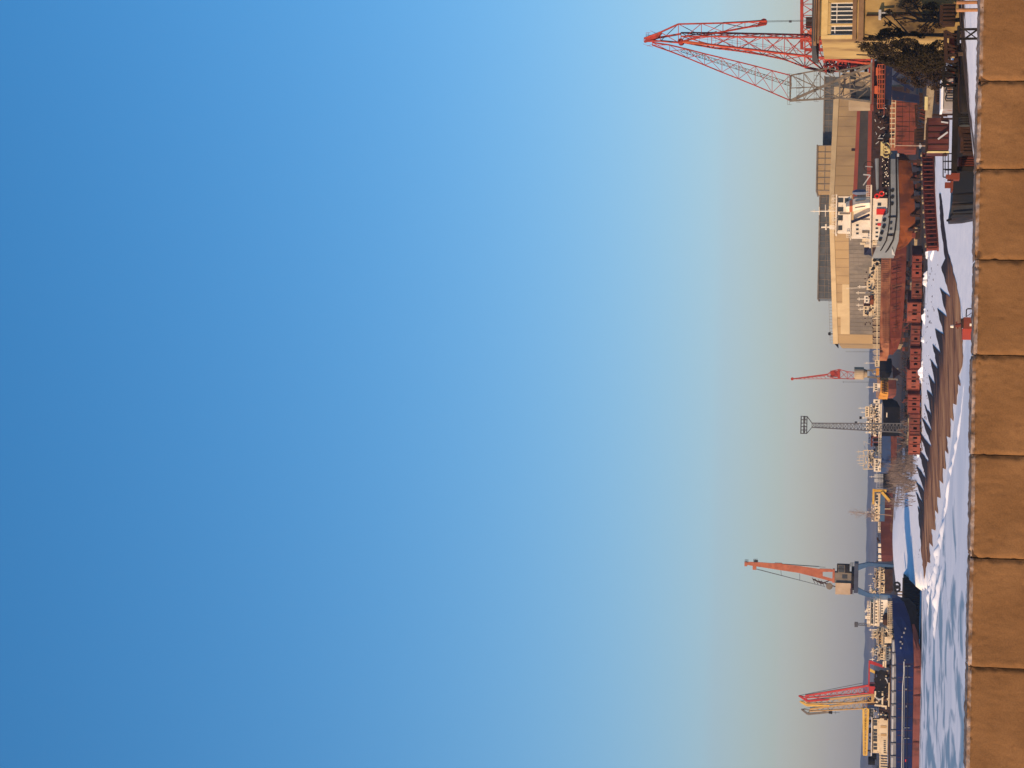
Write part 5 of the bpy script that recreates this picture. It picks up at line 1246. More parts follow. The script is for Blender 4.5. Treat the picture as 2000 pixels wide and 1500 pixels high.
def blue_ship_far():
    Y = 480.0
    root = thing('blue_ship', 'blue and red hulled ship with golden white stern house right of the brushwood', 'ship', base(880, Y))
    h = hull([(838, 1722, 1738, 1, 1), (860, 1723, 1740, 1, 1), (900, 1723, 1740, 1, .98), (914, 1721, 1739, .8, .7), (926, 1717, 1733, .15, .1)], Y, 9).build('hull', m_blue2, root); fixn(h)
    b = hull([(838, 1738.4, 1752, 1, .8), (890, 1740.4, 1752, 1, .8), (908, 1739.6, 1750, .8, .5), (920, 1736, 1744, .3, .15)], Y + .02, 9).build('hull_bottom', m_boot, root); fixn(b)
    a = MB().P(1707, 1720.5, 896, 921, Y + 1.2, 5).build('stern_house', m_white, root); winrow(a, 1710, 1714, 897, 920, 5, Y + 1.2, .45)
    a2 = MB().P(1696, 1706.5, 884, 905, Y + 1.8, 4).build('wheelhouse', m_white, root); winrow(a2, 1698, 1702, 885, 904, 5, Y + 1.8, .4)
    a3 = MB().P(1709, 1721, 872, 890, Y + 1.6, 3).build('deckhouse', m_hullgrey, root); winrow(a3, 1711, 1715, 873, 889, 4, Y + 1.6, .5)
    f = MB(); f.lattice([[W(x, 880, Y + 1), W(x, 880, Y + 4), W(x, 916, Y + 4), W(x, 916, Y + 1)] for x in (1706, 1696, 1686)], .1, .05); f.build('mast_frame', m_cream, root)
    masts(root, [(882, 1672, 1686, [(1677, 3)]), (890, 1676, 1696, [(1681, 2)]), (893, 1674, 1686, [(1679, 3), (1675, 1)]), (899, 1673, 1686, [(1678, 3)]), (905, 1675, 1686, [(1680, 2)]), (909, 1679, 1690, [])], Y + 2.5, m_cream)
    g = MB(); g.bar(W(1720, 842, Y + 2), W(1707, 850, Y + 2), .12); g.bar(W(1687, 862, Y + 2), W(1708, 872, Y + 2), .1); g.bar(W(1687, 862, Y + 2), W(1690, 878, Y + 2), .08); g.bar(W(1702, 851, Y + 2), W(1720, 852, Y + 2), .15); g.build('derrick', m_lightgrey, root)
    hh = MB()
    for y in (856, 866, 877): hh.P(1706, 1721, y, y + 6, Y + 2.4, 3)
    buildn(hh, 'hatch', m_black, root)
    st = MB(); st.P(1703, 1722, 852, 855, Y + 1, .6); st.P(1703, 1722, 863, 865, Y + 1, .6); st.P(1701, 1704, 850, 872, Y + 1, .6); buildn(st, 'gantry', m_rust, root)
    rl = MB(); rail(rl, 1716, 1722, 840, 896, Y + .3, 18, .04); rl.build('railing', m_white, root)
    clutter(root, 'deck_fitting', m_cream, 1688, 1720, 876, 918, Y + .4, 34, 6, 1, 3, 1.2)
    clutter(root, 'deck_gear', m_brownjunk, 1694, 1722, 844, 916, Y + .4, 26, 7, 1, 3, 1.2)
blue_ship_far()
def black_barge():
    Y = 500.0
    root = thing('black_barge', 'small black barge with pale tanks on deck left of the blue and red ship', 'barge', base(935, Y))
    h = hull([(919, 1725, 1744, .4, .3), (924, 1725, 1745, 1, .9), (948, 1725, 1745, 1, .9), (953, 1725, 1743, .7, .5)], Y, 6).build('hull', m_blackhull, root); fixn(h)
    c = MB()
    for y in (926, 935): c.P(1708, 1724.8, y, y + 7, Y + 1.5, 2.5)
    buildn(c, 'deck_tank', m_lightgrey, root)
    rl = MB(); rail(rl, 1712, 1724.5, 920, 954, Y + .4, 10, .04); rl.build('railing', m_lightgrey, root)
    masts(root, [(931, 1698, 1710, [(1702, 2)])], Y + 2)
    p = MB(); p.P(1745.5, 1755, 930, 950, Y + .8, 3); p.build('cradle', mat('pale_cradle', (.30, .28, .27), (.2, .17, .15), .6), root)
black_barge()
def maroon_ship():
    Y = 510.0
    root = thing('maroon_barge', 'long dark maroon hull with a cream cabin and yellow gantry at its right end', 'ship', base(1020, Y))
    h = hull([(962, 1727, 1744, 1, 1), (990, 1722, 1745, 1, 1), (1030, 1720, 1745, 1, 1), (1085, 1721, 1745, 1, 1), (1098, 1722, 1742, .6, .5)], Y, 9).build('hull', m_maroon, root); fixn(h)
    b = MB(); b.P(1719, 1728, 968, 1018, Y - .03, .028); b.build('blue_band', m_blueleg, root)
    c = MB().P(1708, 1719, 964, 1018, Y + 1, 5).build('cabin', m_cream, root)
    winrow(c, 1710, 1715, 966, 984, 3, Y + 1, .3, m_white); winrow(c, 1711, 1714, 986, 1016, 5, Y + 1, .6)
    g = MB(); g.P(1706, 1731, 956, 961, Y - .2, .6); g.bar(W(1722, 961, Y - .2), W(1738, 979, Y - .2), .35); g.P(1704, 1707.8, 955, 985, Y - .3, .7); g.build('gantry', m_yellow, root)
    rl = MB(); rail(rl, 1702, 1708, 982, 1018, Y + .8, 14, .04); rail(rl, 1715, 1721, 1020, 1040, Y + .4, 8, .05); rl.build('railing', m_cream, root)
    t = MB()
    for y0, y1 in ((1020, 1027), (1030, 1038), (1062, 1068), (1071, 1080), (1084, 1090), (1092, 1096)): t.P(1715.5, 1720.5 + (1 if y0 > 1050 else 0), y0, y1, Y + 1, 2)
    buildn(t, 'deck_locker', m_white, root)
    clutter(root, 'deck_fitting', m_white, 1702, 1718, 982, 1020, Y + .5, 22, 9, 1, 3, 1)
    clutter(root, 'deck_gear', m_brownjunk, 1712, 1721, 1018, 1095, Y + 1, 18, 10, 1, 4, 2)
    masts(root, [(1000, 1690, 1706, [(1695, 2)])], Y + 2)
    l = MB(); l.bar(W(1728, 994, Y - .1), W(1740, 994, Y - .1), .1); l.build('ladder', m_cream, root)
maroon_ship()
def flood_mast():
    Y = 445.0; b0 = base(835, Y)
    root = thing('floodlight_mast', 'tall grey lattice floodlight mast with a railed lamp platform on top', 'light mast', b0)
    n = 26; rings = []
    top = W(1586, 830.5, Y)
    for k in range(n + 1):
        f = k / n; c = b0.lerp(top, f); h = .95 - .5 * f
        rings.append([c + Vector((sx * h, sy * h, 0)) for sx, sy in ((-1, -1), (-1, 1), (1, 1), (1, -1))])
    m = MB(); m.lattice(rings, .13, .06); m.build('mast', m_lightmast, root)
    pf = MB(); a = W(1576, 830, Y); k = S(Y)
    for sx in (-1, 1):
        for sy in (-1, 1): pf.bar(top + Vector((sx * .45, sy * .45, 0)), Vector((a.x + sx * 16.5 * k, Y + sy * 1.1, a.z)), .06)
    pf.box(a.x - 17 * k, a.x + 17 * k, Y - 1.2, Y + 1.2, a.z - .05, a.z + .08)
    z2 = W(1564.5, 830, Y).z
    for sx in (-1, -.6, -.2, .2, .6, 1):
        for sy in (-1.15, 1.15): pf.bar((a.x + sx * 16.6 * k, Y + sy, a.z), (a.x + sx * 16.6 * k, Y + sy, z2), .08)
    for z in (z2, (z2 + a.z) / 2):
        for sy in (-1.15, 1.15): pf.bar((a.x - 16.6 * k, Y + sy, z), (a.x + 16.6 * k, Y + sy, z), .09)
        for sx in (-1, 1): pf.bar((a.x + sx * 16.6 * k, Y - 1.15, z), (a.x + sx * 16.6 * k, Y + 1.15, z), .09)
    pf.build('lamp_platform', m_cable, root)
    for i, q in enumerate((-13, -8, -3, 5, 10, 14)):
        l = MB(); l.box(a.x + q * k - .24, a.x + q * k + .24, Y - 1.3, Y - 1.0, a.z + .3, a.z + .75); l.build('floodlight', m_cable, root)
m_lightmast = mat('mast_grey', (.12, .12, .13), (.085, .085, .09), .6, rough=.6)
flood_mast()
def far_red_crane():
    Y = 600.0; b0 = base(735, Y)
    root = thing('far_crane', 'distant thin red tower crane with a round beige cab left of the hall', 'crane', b0)
    w = lambda x, y, d=0: W(x, y, Y + d)
    j = MB(); j.bar(w(1547, 740), w(1616, 731.5), .16, .28); j.bar(w(1547, 740.5, 1), w(1640, 739.5, 1), .08); j.bar(w(1550, 740, 1), w(1612, 735, 1), .06)
    j.disc(w(1547.5, 740), .45, .4)
    for x in range(1560, 1616, 8): j.bar(w(x, 740.5 - (x - 1547) * .125), w(x + 6, 740.3, 1), .04)
    j.build('jib', m_red, root)
    h = MB(); h.lattice([[w(x, a), w(x, a, 2), w(x, b, 2), w(x, b)] for x, a, b in ((1616, 735, 731), (1626, 738, 724), (1640, 739, 721.5), (1655, 740, 726), (1669, 740, 727))], .13, .07, cross=True)
    h.build('tower_head', m_red, root)
    mc = MB(); mc.P(1622, 1640, 724, 736, Y + .2, 1.4); mc.P(1636, 1641, 721, 740, Y - .1, 2); buildn(mc, 'winch', m_red, root)
    c = w(1678, 729); cb = MB(); cb.cyl(Vector((c.x, Y + 1, w(1687, 729).z)), 12 * S(Y), (1687 - 1669) * S(Y), 20); cb.build('machine_cab', m_beige, root)
    n = MB(); n.cyl(Vector((c.x, Y + 1, w(1694, 729).z)), 7 * S(Y), 7 * S(Y) - .02, 16, 9 * S(Y)); n.build('pedestal', m_beige, root)
    for y in (720, 741):
        for d in (-1.5, 3.5):
            t = w(1694, 729 + (y - 729) * .6, d); l = MB(); l.bar(t, Vector((w(1715, y).x, Y + d, b0.z - .2)), .3); l.build('leg', m_greysteel, root)
    br = MB(); br.bar(w(1700, 722, -1.5), w(1714, 738, -1.5), .15); br.build('portal_brace', m_greysteel, root)
far_red_crane()
def thin_pole(label, y, x0, Y, r, arms=()):
    b = base(y, Y); root = thing('signal_pole', label, 'pole', b)
    m = MB(); m.bar(b, W(x0, y, Y), r, r * .6, n=6); m.build('pole', m_cable, root)
    if arms:
        a = MB()
        for x, wd_ in arms: a.bar(W(x, y - wd_, Y), W(x, y + wd_, Y), r * .8)
        buildn(a, 'cross_arm', m_cable, root)
thin_pole('hair thin grey pole standing between the hall and the distant red crane', 687, 1652, 560, .06)
thin_pole('thin grey pole with a small lamp just left of the distant red crane', 746, 1646, 560, .07, ((1647, 1.5),))
# ---- leafless birch and brushwood on the bank
def birch():
    Y = 470.0; b0 = base(1006, Y); rnd = random.Random(31)
    root = thing('bare_birch', 'pale leafless birch with a wispy brown crown rising above the cream cabin', 'tree', b0)
    t = MB(); top = W(1690, 1003, Y); pts = [b0.lerp(top, i / 6) + Vector((rnd.uniform(-.1, .1), 0, 0)) for i in range(7)]
    for i in range(6): t.bar(pts[i], pts[i + 1], .13 - .016 * i, .115 - .016 * i, n=6)
    t.build('trunk', m_birch, root)
    c = MB()
    for k in range(26):
        p = pts[3].lerp(W(1664, 1001, Y), rnd.uniform(0, .9)); d = Vector((rnd.uniform(-.7, .7), rnd.uniform(-.7, .7), rnd.uniform(.5, 1.2))).normalized()
        limb_tree(c, p, d, rnd.uniform(.7, 1.3), .028, 3, rnd, .25, .7)
    c.bar(pts[6], W(1660, 1000.5, Y), .05, .02); c.build('crown', m_birch, root)
birch()
def brush(name, label, spans, Y0, n, h, seed, m=m_reed):
    rnd = random.Random(seed); mb = MB()
    for _ in range(n):
        y0, y1, Ya, Yb, hs = rnd.choice(spans)
        y = rnd.uniform(y0, y1); Y = rnd.uniform(Ya, Yb); X = W(1750, y, Y).x; z = T(X, Y)
        p = Vector((X, Y, z - .1)); hh = h * hs * rnd.uniform(.4, 1.1)
        for _ in range(4):
            q = p + Vector((rnd.gauss(0, .35) * hh * .5, rnd.gauss(0, .35) * hh * .5, hh * rnd.uniform(.6, 1)))
            mb.bar(p, q, .035, .012, n=3, cap=False)
            for _ in range(2):
                e = p.lerp(q, rnd.uniform(.4, .9)); mb.bar(e, e + Vector((rnd.gauss(0, .3), rnd.gauss(0, .3), rnd.uniform(.2, .6))) * (hh * .4), .018, .008, n=3, cap=False)
    o = mb.build(name, m); struct(o, 'stuff', label, 'brushwood')
brush('brushwood', 'pale brown bare brushwood growing along the snowy bank under the ships', [(896, 990, 360, 430, 1.6), (880, 960, 345, 400, 1.2), (820, 900, 372, 430, 1.0), (905, 945, 380, 420, 2)], 400, 430, 1.6, 41)
brush('dry_grass', 'dry brown grass and weeds along the yard edge behind the snow', [(1020, 1110, 440, 480, .7), (700, 830, 380, 420, .5), (500, 700, 350, 400, .4), (990, 1040, 430, 470, .8)], 400, 1000, 1.3, 43, mat('weed_brown', (.16, .085, .045), (.10, .055, .03), 1, rough=.95))
# heaps lying about the yard between the ships and the carriages
def yard_heap(label, y0, y1, h, Y, m, seed):
    rnd = random.Random(seed); b = base((y0 + y1) / 2, Y); root = thing('scrap_heap', label, 'scrap', b); k = S(Y)
    xa, xb = W(1760, y1, Y).x, W(1760, y0, Y).x
    mb = MB()
    for _ in range(9):
        x = rnd.uniform(xa, xb); w_ = rnd.uniform(.25, .8); hh = h * rnd.uniform(.35, 1) * (1 - abs((x - (xa + xb) / 2) / (xb - xa)) * 1.1); d = rnd.uniform(-.6, .9); t = rnd.uniform(-.3, .3)
        z = T(x, Y) - .1
        mb.quadbox([(x - w_, Y + d, z), (x + w_, Y + d + t, z), (x + w_, Y + d + t + 1, z), (x - w_, Y + d + 1, z), (x - w_ * .8 + t, Y + d + .1, z + hh), (x + w_ * .7, Y + d + t, z + hh * rnd.uniform(.7, 1)), (x + w_ * .7, Y + d + .9, z + hh), (x - w_ * .8, Y + d + .9, z + hh * .9)])
    mb.build('heap', m, root)
    br = MB()
    for _ in range(6):
        x = rnd.uniform(xa, xb); z = T(x, Y); br.bar((x, Y - .3, z), (x + rnd.uniform(-1.5, 1.5), Y + rnd.uniform(-.5, .5), z + h * rnd.uniform(.7, 1.5)), .06)
    buildn(br, 'loose_bar', m_rust if seed % 2 else m_brownjunk, root)
for k_, (y0, y1, h_, Y_, m_, lb_) in enumerate((
    (700, 722, 1.3, 398, m_brownjunk, 'brown heap of scrap steel below the bow of the long red hull'), (726, 742, 1.0, 392, m_rust, 'low rusty scrap heap in front of the small black hulled boat'),
    (744, 764, 1.5, 405, m_black, 'black scrap heap in front of the ochre tug'), (768, 786, 1.1, 396, m_brownjunk, 'brown scrap heap left of the ochre tug, before the black bow'),
    (792, 812, 1.3, 402, m_black, 'black scrap heap in front of the black ship, right of the mast'), (850, 872, 1.2, 404, m_brownjunk, 'brown scrap heap in front of the blue ship by the lattice mast'),
    (560, 590, 1.0, 392, m_brownjunk, 'dark brown scrap heap below the middle of the long red hull'), (625, 650, 1.2, 396, m_black, 'black scrap heap below the long red hull, left of centre'),
    (520, 545, 1.1, 388, m_black, 'black scrap heap beside the grey tug bow, below the red hull'), (1030, 1052, .9, 470, m_brownjunk, 'low brown heap on the snow crest before the maroon barge'))):
    yard_heap(lb_, y0, y1, h_, Y_, m_, 60 + k_)
proto_ = None
rnd_ = random.Random(17)
for k_ in range(16):
    y_ = rnd_.uniform(540, 800); Y_ = rnd_.uniform(374, 388); b_ = base(y_, Y_)
    if proto_ is None:
        m_ = MB(); m_.loft([[Vector((b_.x + .5 * r_ * math.cos(a), b_.y + .4 * r_ * math.sin(a), b_.z + z)) for a in [2 * math.pi * j / 8 for j in range(8)]] for r_, z in ((.9, -.2), (1, .05), (.7, .3), (.2, .4))])
        for v_ in m_.v: v_ -= b_
        proto_ = m_.build('pale_stone', m_wood, smooth=True); tag(proto_, 'small pale stone lying along the yard edge behind the carriages', 'stone', 'pale stones along the yard edge'); o_ = proto_
    else:
        o_ = proto_.copy(); COL.objects.link(o_)
    o_.location = b_; o_.rotation_euler = (0, 0, rnd_.uniform(0, 6)); q_ = rnd_.uniform(.6, 1.6); o_.scale = (q_, q_, q_ * rnd_.uniform(.7, 1.2))
# row of pale stones / timber along the yard behind the carriages
def timber_edge():
    Y = 384.0
    root = thing('timber_edge', 'long grey brown timber edging lying behind the long row of carriages', 'timber', base(600, Y))
    m = MB(); rnd = random.Random(3)
    a, b = W(1784, 440, 352), W(1772, 870, 384); n = 30
    for i in range(n):
        p, q = a.lerp(b, i / n), a.lerp(b, (i + .96) / n); z = max(T(p.x, p.y), T(q.x, q.y)); h = rnd.uniform(.35, .6)
        m.quadbox([(p.x, p.y, z - .3), (q.x, q.y, z - .3), (q.x, q.y + .5, z - .3), (p.x, p.y + .5, z - .3), (p.x, p.y, z + h), (q.x, q.y, z + h), (q.x, q.y + .5, z + h), (p.x, p.y + .5, z + h)])
    m.build('beam', m_wood, root)
timber_edge()
# ================================================================== orange slewing crane on the snow spit
def orange_crane():
    Y = 470.0; b0 = base(1133, Y)
    root = thing('quay_crane', 'orange box jib crane on four splayed blue portal legs above the snow spit', 'crane', b0)
    w = lambda x, y, d=0: W(x, y, Y + d)
    j = MB(); rows = [(1456, 1103, 1097, .4), (1475, 1106, 1097.5, .5), (1520, 1113, 1101, .7), (1560, 1119, 1105, .85), (1607, 1131, 1112, 1.0)]
    j.loft([[w(x, a, -h), w(x, b, -h), w(x, b, h), w(x, a, h)] for x, a, b, h in rows])
    for d in (-1.0, .6):
        j.quadbox([w(1629, 1117, d), w(1629, 1112, d), w(1629, 1112, d + .4), w(1629, 1117, d + .4), w(1607, 1117, d), w(1607, 1112, d), w(1607, 1112, d + .4), w(1607, 1117, d + .4)])
        j.quadbox([w(1629, 1137, d), w(1629, 1131, d), w(1629, 1131, d + .4), w(1629, 1137, d + .4), w(1607, 1131, d), w(1607, 1125, d), w(1607, 1125, d + .4), w(1607, 1131, d + .4)])
    j.P(1626, 1630, 1112, 1138, Y - 1.1, 2.2)
    jb = j.build('jib', m_orange, root)
    e = MB(); e.P(1454, 1459, 1097, 1106, Y - .5, 1); e.P(1470, 1477, 1105, 1113, Y - .4, .8); e.P(1513, 1527, 1100, 1104, Y - .8, 1.4); e.P(1601, 1624, 1111, 1115, Y - 1.2, .6); buildn(e, 'jib_bracket', m_orange, jb)
    rl = MB(); rail(rl, 1455, 1462, 1093, 1098, Y - .5, 3, .04); rail(rl, 1472, 1480, 1092, 1098, Y - .5, 3, .05); rl.build('jib_railing', m_cable, jb)
    pl = MB(); pl.P(1473, 1480, 1094, 1098, Y - .4, .8); pl.build('jib_lamp', m_black, jb)
    rp = MB()
    for a, b in (((1478, 1111), (1600, 1143)), ((1470, 1110), (1612, 1146)), ((1480, 1098), (1612, 1108)), ((1510, 1100), (1600, 1106))): rp.bar(w(*a), w(*b), .045)
    rp.bar(w(1525, 1112), w(1526, 1124), .05); rp.bar(w(1562, 1120), w(1562, 1134), .05); rp.build('luffing_rope', m_cable, root)
    af = MB(); af.bar(w(1600, 1135), w(1632, 1146), .12); af.bar(w(1588, 1131), w(1606, 1140), .16); af.bar(w(1606, 1140, 1), w(1632, 1128, 1), .12)
    for t in range(6): af.bar(w(1586 + t * 6, 1128 + t * 2), w(1592 + t * 6, 1140 + t * 1.6), .06)
    af.build('rear_frame', m_brownjunk, root)
    sw = MB(); sw.disc(w(1620, 1145), .75, .4); sw.build('sheave', m_greysteel, root)
    h1 = MB().P(1632, 1661, 1139, 1161, Y - 1.5, 5).build('machinery_house', m_beigelit, root)
    h2 = MB().P(1630, 1663, 1119, 1138.8, Y - 1.0, 4.5).build('machine_room', m_greysteel, root); win(h2, 1645, 1655, 1122, 1130, Y - 1.0)
    h3 = MB().P(1635, 1659, 1103, 1118.8, Y - 1.6, 3).build('driver_cab', m_black, root)
    for y in (1104.5, 1111.5): win(h3, 1638, 1649, y, y + 6, Y - 1.6, m_greysteel)
    sk = MB(); sk.P(1661.2, 1665, 1140, 1160, Y - 1.4, 4.8); sk.build('underframe', m_maroon, root)
    tt = MB(); c = w(1668, 1130); tt.cyl(Vector((c.x, Y + 1, w(1668, 1130).z)), 2.7, (1668 - 1663) * S(Y), 24); tt.build('slewing_ring', m_black, root)
    pf = MB(); pf.P(1668.2, 1676, 1101, 1158, Y - 2.2, 6.4); pf.build('portal_platform', m_slate, root)
    rr = MB(); rail(rr, 1661, 1668, 1099, 1106, Y - 2.2, 3, .05); rail(rr, 1661, 1668, 1150, 1160, Y - 2.2, 4, .05); rr.build('platform_railing', m_cable, root)
    zg = b0.z - .2
    for sgn in (1, -1):
        for d in (-2.2, 3.2):
            off = 0 if d < 0 else sgn * -2.5
            def col(x, y): return w(x, y, d)
            y_in, y_out = (1105, 1116) if sgn > 0 else (1156, 1143)
            y_in -= off * .2
            knee = (1697, 1101 if sgn > 0 else 1164); foot = (1741, 1106 if sgn > 0 else 1165)
            t = 2.6
            ys_ = [(1676, (y_in + y_out) / 2 + (-2 if sgn > 0 else 4), 5.6), (1697, knee[1] + (1.5 if sgn > 0 else -1.5), 3.6), (1706, knee[1] + (2 if sgn > 0 else -1), 3.0), (foot[0], foot[1], 2.3)]
            rings = []
            for x, y, hw in ys_:
                p = col(x, y + off * .4); k = S(Y)
                z = p.z if x < 1740 else min(p.z, T(p.x, Y + d) - .1)
                rings.append([Vector((p.x - hw * k, Y + d, z)), Vector((p.x + hw * k, Y + d, z)), Vector((p.x + hw * k, Y + d + 1.1, z)), Vector((p.x - hw * k, Y + d + 1.1, z))])
            lg = MB().loft(rings).build('leg', m_blueleg, root)
            fixn(lg)
            f = rings[-1][0]; bg_ = MB(); gz_ = T(f.x, Y + d); bg_.box(f.x - .6, f.x + 1.2, Y + d - .25, Y + d + 1.35, gz_ - .1, gz_ + .7); bg_.build('bogie', m_brownjunk, lg)
m_beigelit = mat('cab_beige', (.46, .34, .23), (.38, .27, .17), .4, rough=.8)
m_slate = mat('slate_paint', (.05, .06, .09), (.035, .04, .06), .4, rough=.7)
orange_crane()
def quay():
    # sheet piled quay wall that ends the snow spit, its shade painted in as black
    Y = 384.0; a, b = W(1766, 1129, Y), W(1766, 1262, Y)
    root = thing('quay_wall', 'sheet piled quay wall painted black for its shade at the end of the snow spit', 'quay', Vector((a.x, Y, 0)))
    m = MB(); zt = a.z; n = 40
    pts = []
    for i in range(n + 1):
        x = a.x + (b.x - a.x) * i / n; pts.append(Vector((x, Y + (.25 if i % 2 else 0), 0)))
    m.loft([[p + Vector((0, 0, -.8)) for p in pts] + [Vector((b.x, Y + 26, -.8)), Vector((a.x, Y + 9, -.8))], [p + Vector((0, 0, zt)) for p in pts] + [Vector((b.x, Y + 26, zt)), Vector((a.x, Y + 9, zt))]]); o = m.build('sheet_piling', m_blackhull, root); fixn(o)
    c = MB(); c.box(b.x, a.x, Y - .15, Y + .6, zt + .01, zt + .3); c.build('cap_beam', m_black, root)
quay()
for i, (y, lab) in enumerate(((1143, 'right'), (1150, 'left'))):
    Y = 386.0; p = W(1752, y, Y)
    o = MB(); o.torus(p, .5, .2, 16, 8); o = o.build('old_tyre', m_tyre, smooth=True); tag(o, 'old black tyre leaning on the quay edge beside the snow, the %s one of two' % lab, 'tyre', 'tyres on the quay edge')
def quay_bollards():
    Y = 392.0
    for i, (y, lab) in enumerate(((1156, 'nearest the tyres'), (1162, 'in the middle'), (1168, 'nearest the blue ship'))):
        p = W(1762, y, Y); root = thing('quay_post', 'rusty post on the brown quay edge, the one %s' % lab, 'post', p, 'rusty posts on the quay edge')
        m = MB(); m.cyl(p + Vector((0, 0, -.6)), .16, 1.4, 10, .14); m.build('post', m_wood, root)
        m = MB(); m.cyl(p + Vector((0, 0, .82)), .26, .14, 10); m.build('cap', m_brownjunk, root)
quay_bollards()
o = MB()
c = Gz(1777, 1117, 1.6); o.loft([[c + Vector((.4 * math.cos(a) * r_, .3 * math.sin(a) * r_, z)) for a in [2 * math.pi * j / 10 for j in range(10)]] for r_, z in ((.9, -.5), (1, -.1), (.75, .25), (.2, .38))])
o = o.build('dark_stone', m_brownjunk, smooth=True); tag(o, 'lone dark stone lying on the blue shaded snow slope of the spit', 'stone')
# ================================================================== big blue cargo ship at the left
def cargo_ship():
    Y = 366.0
    root = thing('cargo_ship', 'long blue and red hulled cargo ship with grey hatch coaming moored in the ice', 'ship', Vector((W(1790, 1400, Y).x, Y, 0)))
    st = [(1172, 1743, 1752, .5, .3), (1180, 1743, 1766, .85, .6), (1205, 1744, 1776, 1, .8), (1240, 1746, 1783, 1, .92), (1290, 1750, 1784.5, 1, 1), (1500, 1750, 1781, 1, 1), (1700, 1748, 1778, 1, 1), (1990, 1742, 1772, 1, 1), (2060, 1738, 1768, .3, .2)]
    h = hull(st, Y, 13).build('hull', m_blue, root); fixn(h)
    st = [(1222, 1782, 1788, .8, .5), (1245, 1783.5, 1794, .92, .7), (1270, 1784.6, 1798, .97, .9), (1300, 1785, 1799, 1, .97), (1500, 1781.4, 1796, 1, 1), (1700, 1778.4, 1793, 1, 1), (1990, 1772.4, 1787, 1, 1), (2050, 1768.4, 1783, .4, .3)]
    b = hull(st, Y + .02, 13).build('boot_topping', m_boot, root); fixn(b)
    stem = hull([(1176, 1760, 1776, .4, .2), (1190, 1770, 1790, .55, .3), (1222, 1778, 1796, .75, .5), (1250, 1784, 1797, .85, .7)], Y + .5, 12).build('shaded_counter', m_blackhull, root); fixn(stem)  # black colour stands for the unlit underside of the hull
    co_ = MB(); dv = MB()
    y = 1250
    while y < 1960:
        x0 = 1742.5 - (y - 1250) * .008 if y < 1300 else 1741.8 - (y - 1300) * .012
        co_.P(x0, x0 + 11.5, y, y + 24.2, Y + .35, 10); dv.P(x0 - .6, x0 + 11.9, y + 24.25, y + 25.15, Y + .2, 10.3); y += 25.2
    co_.build('hatch_coaming', m_coaming, root); dv.build('coaming_stay', m_black, root)
    cp = MB()
    y = 1251
    while y < 1960:
        x0 = 1741.8 - (y - 1300) * .012; cp.P(x0 + 1, x0 + 4.2, y + 2, y + 22, Y + .3, .045); y += 25.2
    cp.build('coaming_panel', m_lightgrey, root)
    wl = MB(); pts = [W(1763.5 + (2 if y < 1330 else 0) - (y - 1290) * .012, y, Y - .1) for y in range(1292, 1700, 24)]; wl.path(pts, .085); wl.build('pipe_line', m_lightgrey, root)
    bd = MB(); bd.path([W(1773 - (y - 1290) * .012, y, Y - .12) for y in range(1300, 1700, 24)], .1); bd.build('rubbing_strake', m_navy, root)
    for y0, y1 in ((1301, 1321), (1322.5, 1420), (1421.5, 1440), (1442, 1540)):
        f = MB(); xx = 1767 - (y0 - 1290) * .012; x2 = 1767 - (y1 - 1290) * .012
        f.path([W(xx + 11, y0, Y - .1), W(xx, y0, Y - .1), W(x2, y1, Y - .1)], .06); f.build('fender_frame', m_hullgrey, root)
    for y in (1303.5, 1358, 1449, 1530):
        d = MB(); d.P(1783, 1797, y, y + 2.2, Y - .06, .05); d.build('draft_stripe', m_maroon, root)
    ps = MB()
    for k in range(16):
        y = 1297 + k * 26; dx_ = (y - 1290) * .012; ps.bar(W(1754.5 - dx_, y, Y - .015), W(1783 - dx_, y, Y - .015), .03)
        if k % 2: ps.bar(W(1755 - dx_, y + 9, Y - .012), W(1755 - dx_ + 8 + (k * 5 % 9), y + 9, Y - .012), .06, .02)
    ps.build('plate_seam', m_maroon, root)
    rnd = random.Random(14); dt = MB()
    for y, x in ((1226, 1767), (1234, 1764), (1243, 1760), (1252, 1757), (1256, 1761), (1264, 1758), (1288, 1766), (1345, 1768), (1378, 1769)): dt.P(x, x + rnd.uniform(2, 4), y, y + rnd.uniform(2, 4), Y - .12, .1)
    buildn(dt, 'mooring_fitting', m_coaming, root)
    rd = MB(); rd.P(1768, 1772, 1483, 1488, Y - .08, .07); rd.build('red_mark', m_redflag, root)
    # stern house
    dl = [('deckhouse', 1718, 1733, 1172, 1215, 2.2, 8, m_white), ('upper_deckhouse', 1707, 1717.8, 1173, 1222, 2.6, 7, m_white), ('wheelhouse', 1700, 1706.8, 1177, 1221, 3, 6, m_cream)]
    for nm, x0, x1, y0, y1, dd, dep, m in dl:
        o = MB().P(x0, x1, y0, y1, Y + dd, dep).build(nm, m, root)
        if nm == 'wheelhouse':
            for a_ in (1178, 1188.5, 1199, 1209.5): win(o, 1702, 1705.6, a_, a_ + 9, Y + dd, m_white)
        else: winrow(o, x0 + 3, x0 + 6.5, y0 + 3, y1 - 3, 7, Y + dd, .6)
        MB().P(x0 - .9, x0 - .06, y0 - 2, y1 + 2, Y + dd - .6, dep + 1).build('deck_edge', m_white, o)
    rl = MB(); rail(rl, 1734, 1743, 1175, 1250, Y + .6, 20, .04, 3); rail(rl, 1713, 1717.5, 1170, 1224, Y + 2, 14, .035); rail(rl, 1694, 1699, 1174, 1224, Y + 2.6, 14, .035); rl.build('railing', m_cream, root)
    masts(root, [(1194, 1688, 1700, [(1691, 3)]), (1206, 1690, 1700, [(1693, 2)]), (1200, 1693, 1700, []), (1184, 1693, 1700, [(1695, 3)]), (1230, 1697, 1712, [(1700, 2)])], Y + 4)
    f2 = MB()
    for x0, x1, y0, y1 in ((1692, 1699, 1188, 1194), (1690, 1699, 1203, 1209), (1693, 1699, 1212, 1218)): f2.P(x0, x1, y0, y1, Y + 4.5, 1.5)
    buildn(f2, 'roof_fitting', m_white, root)
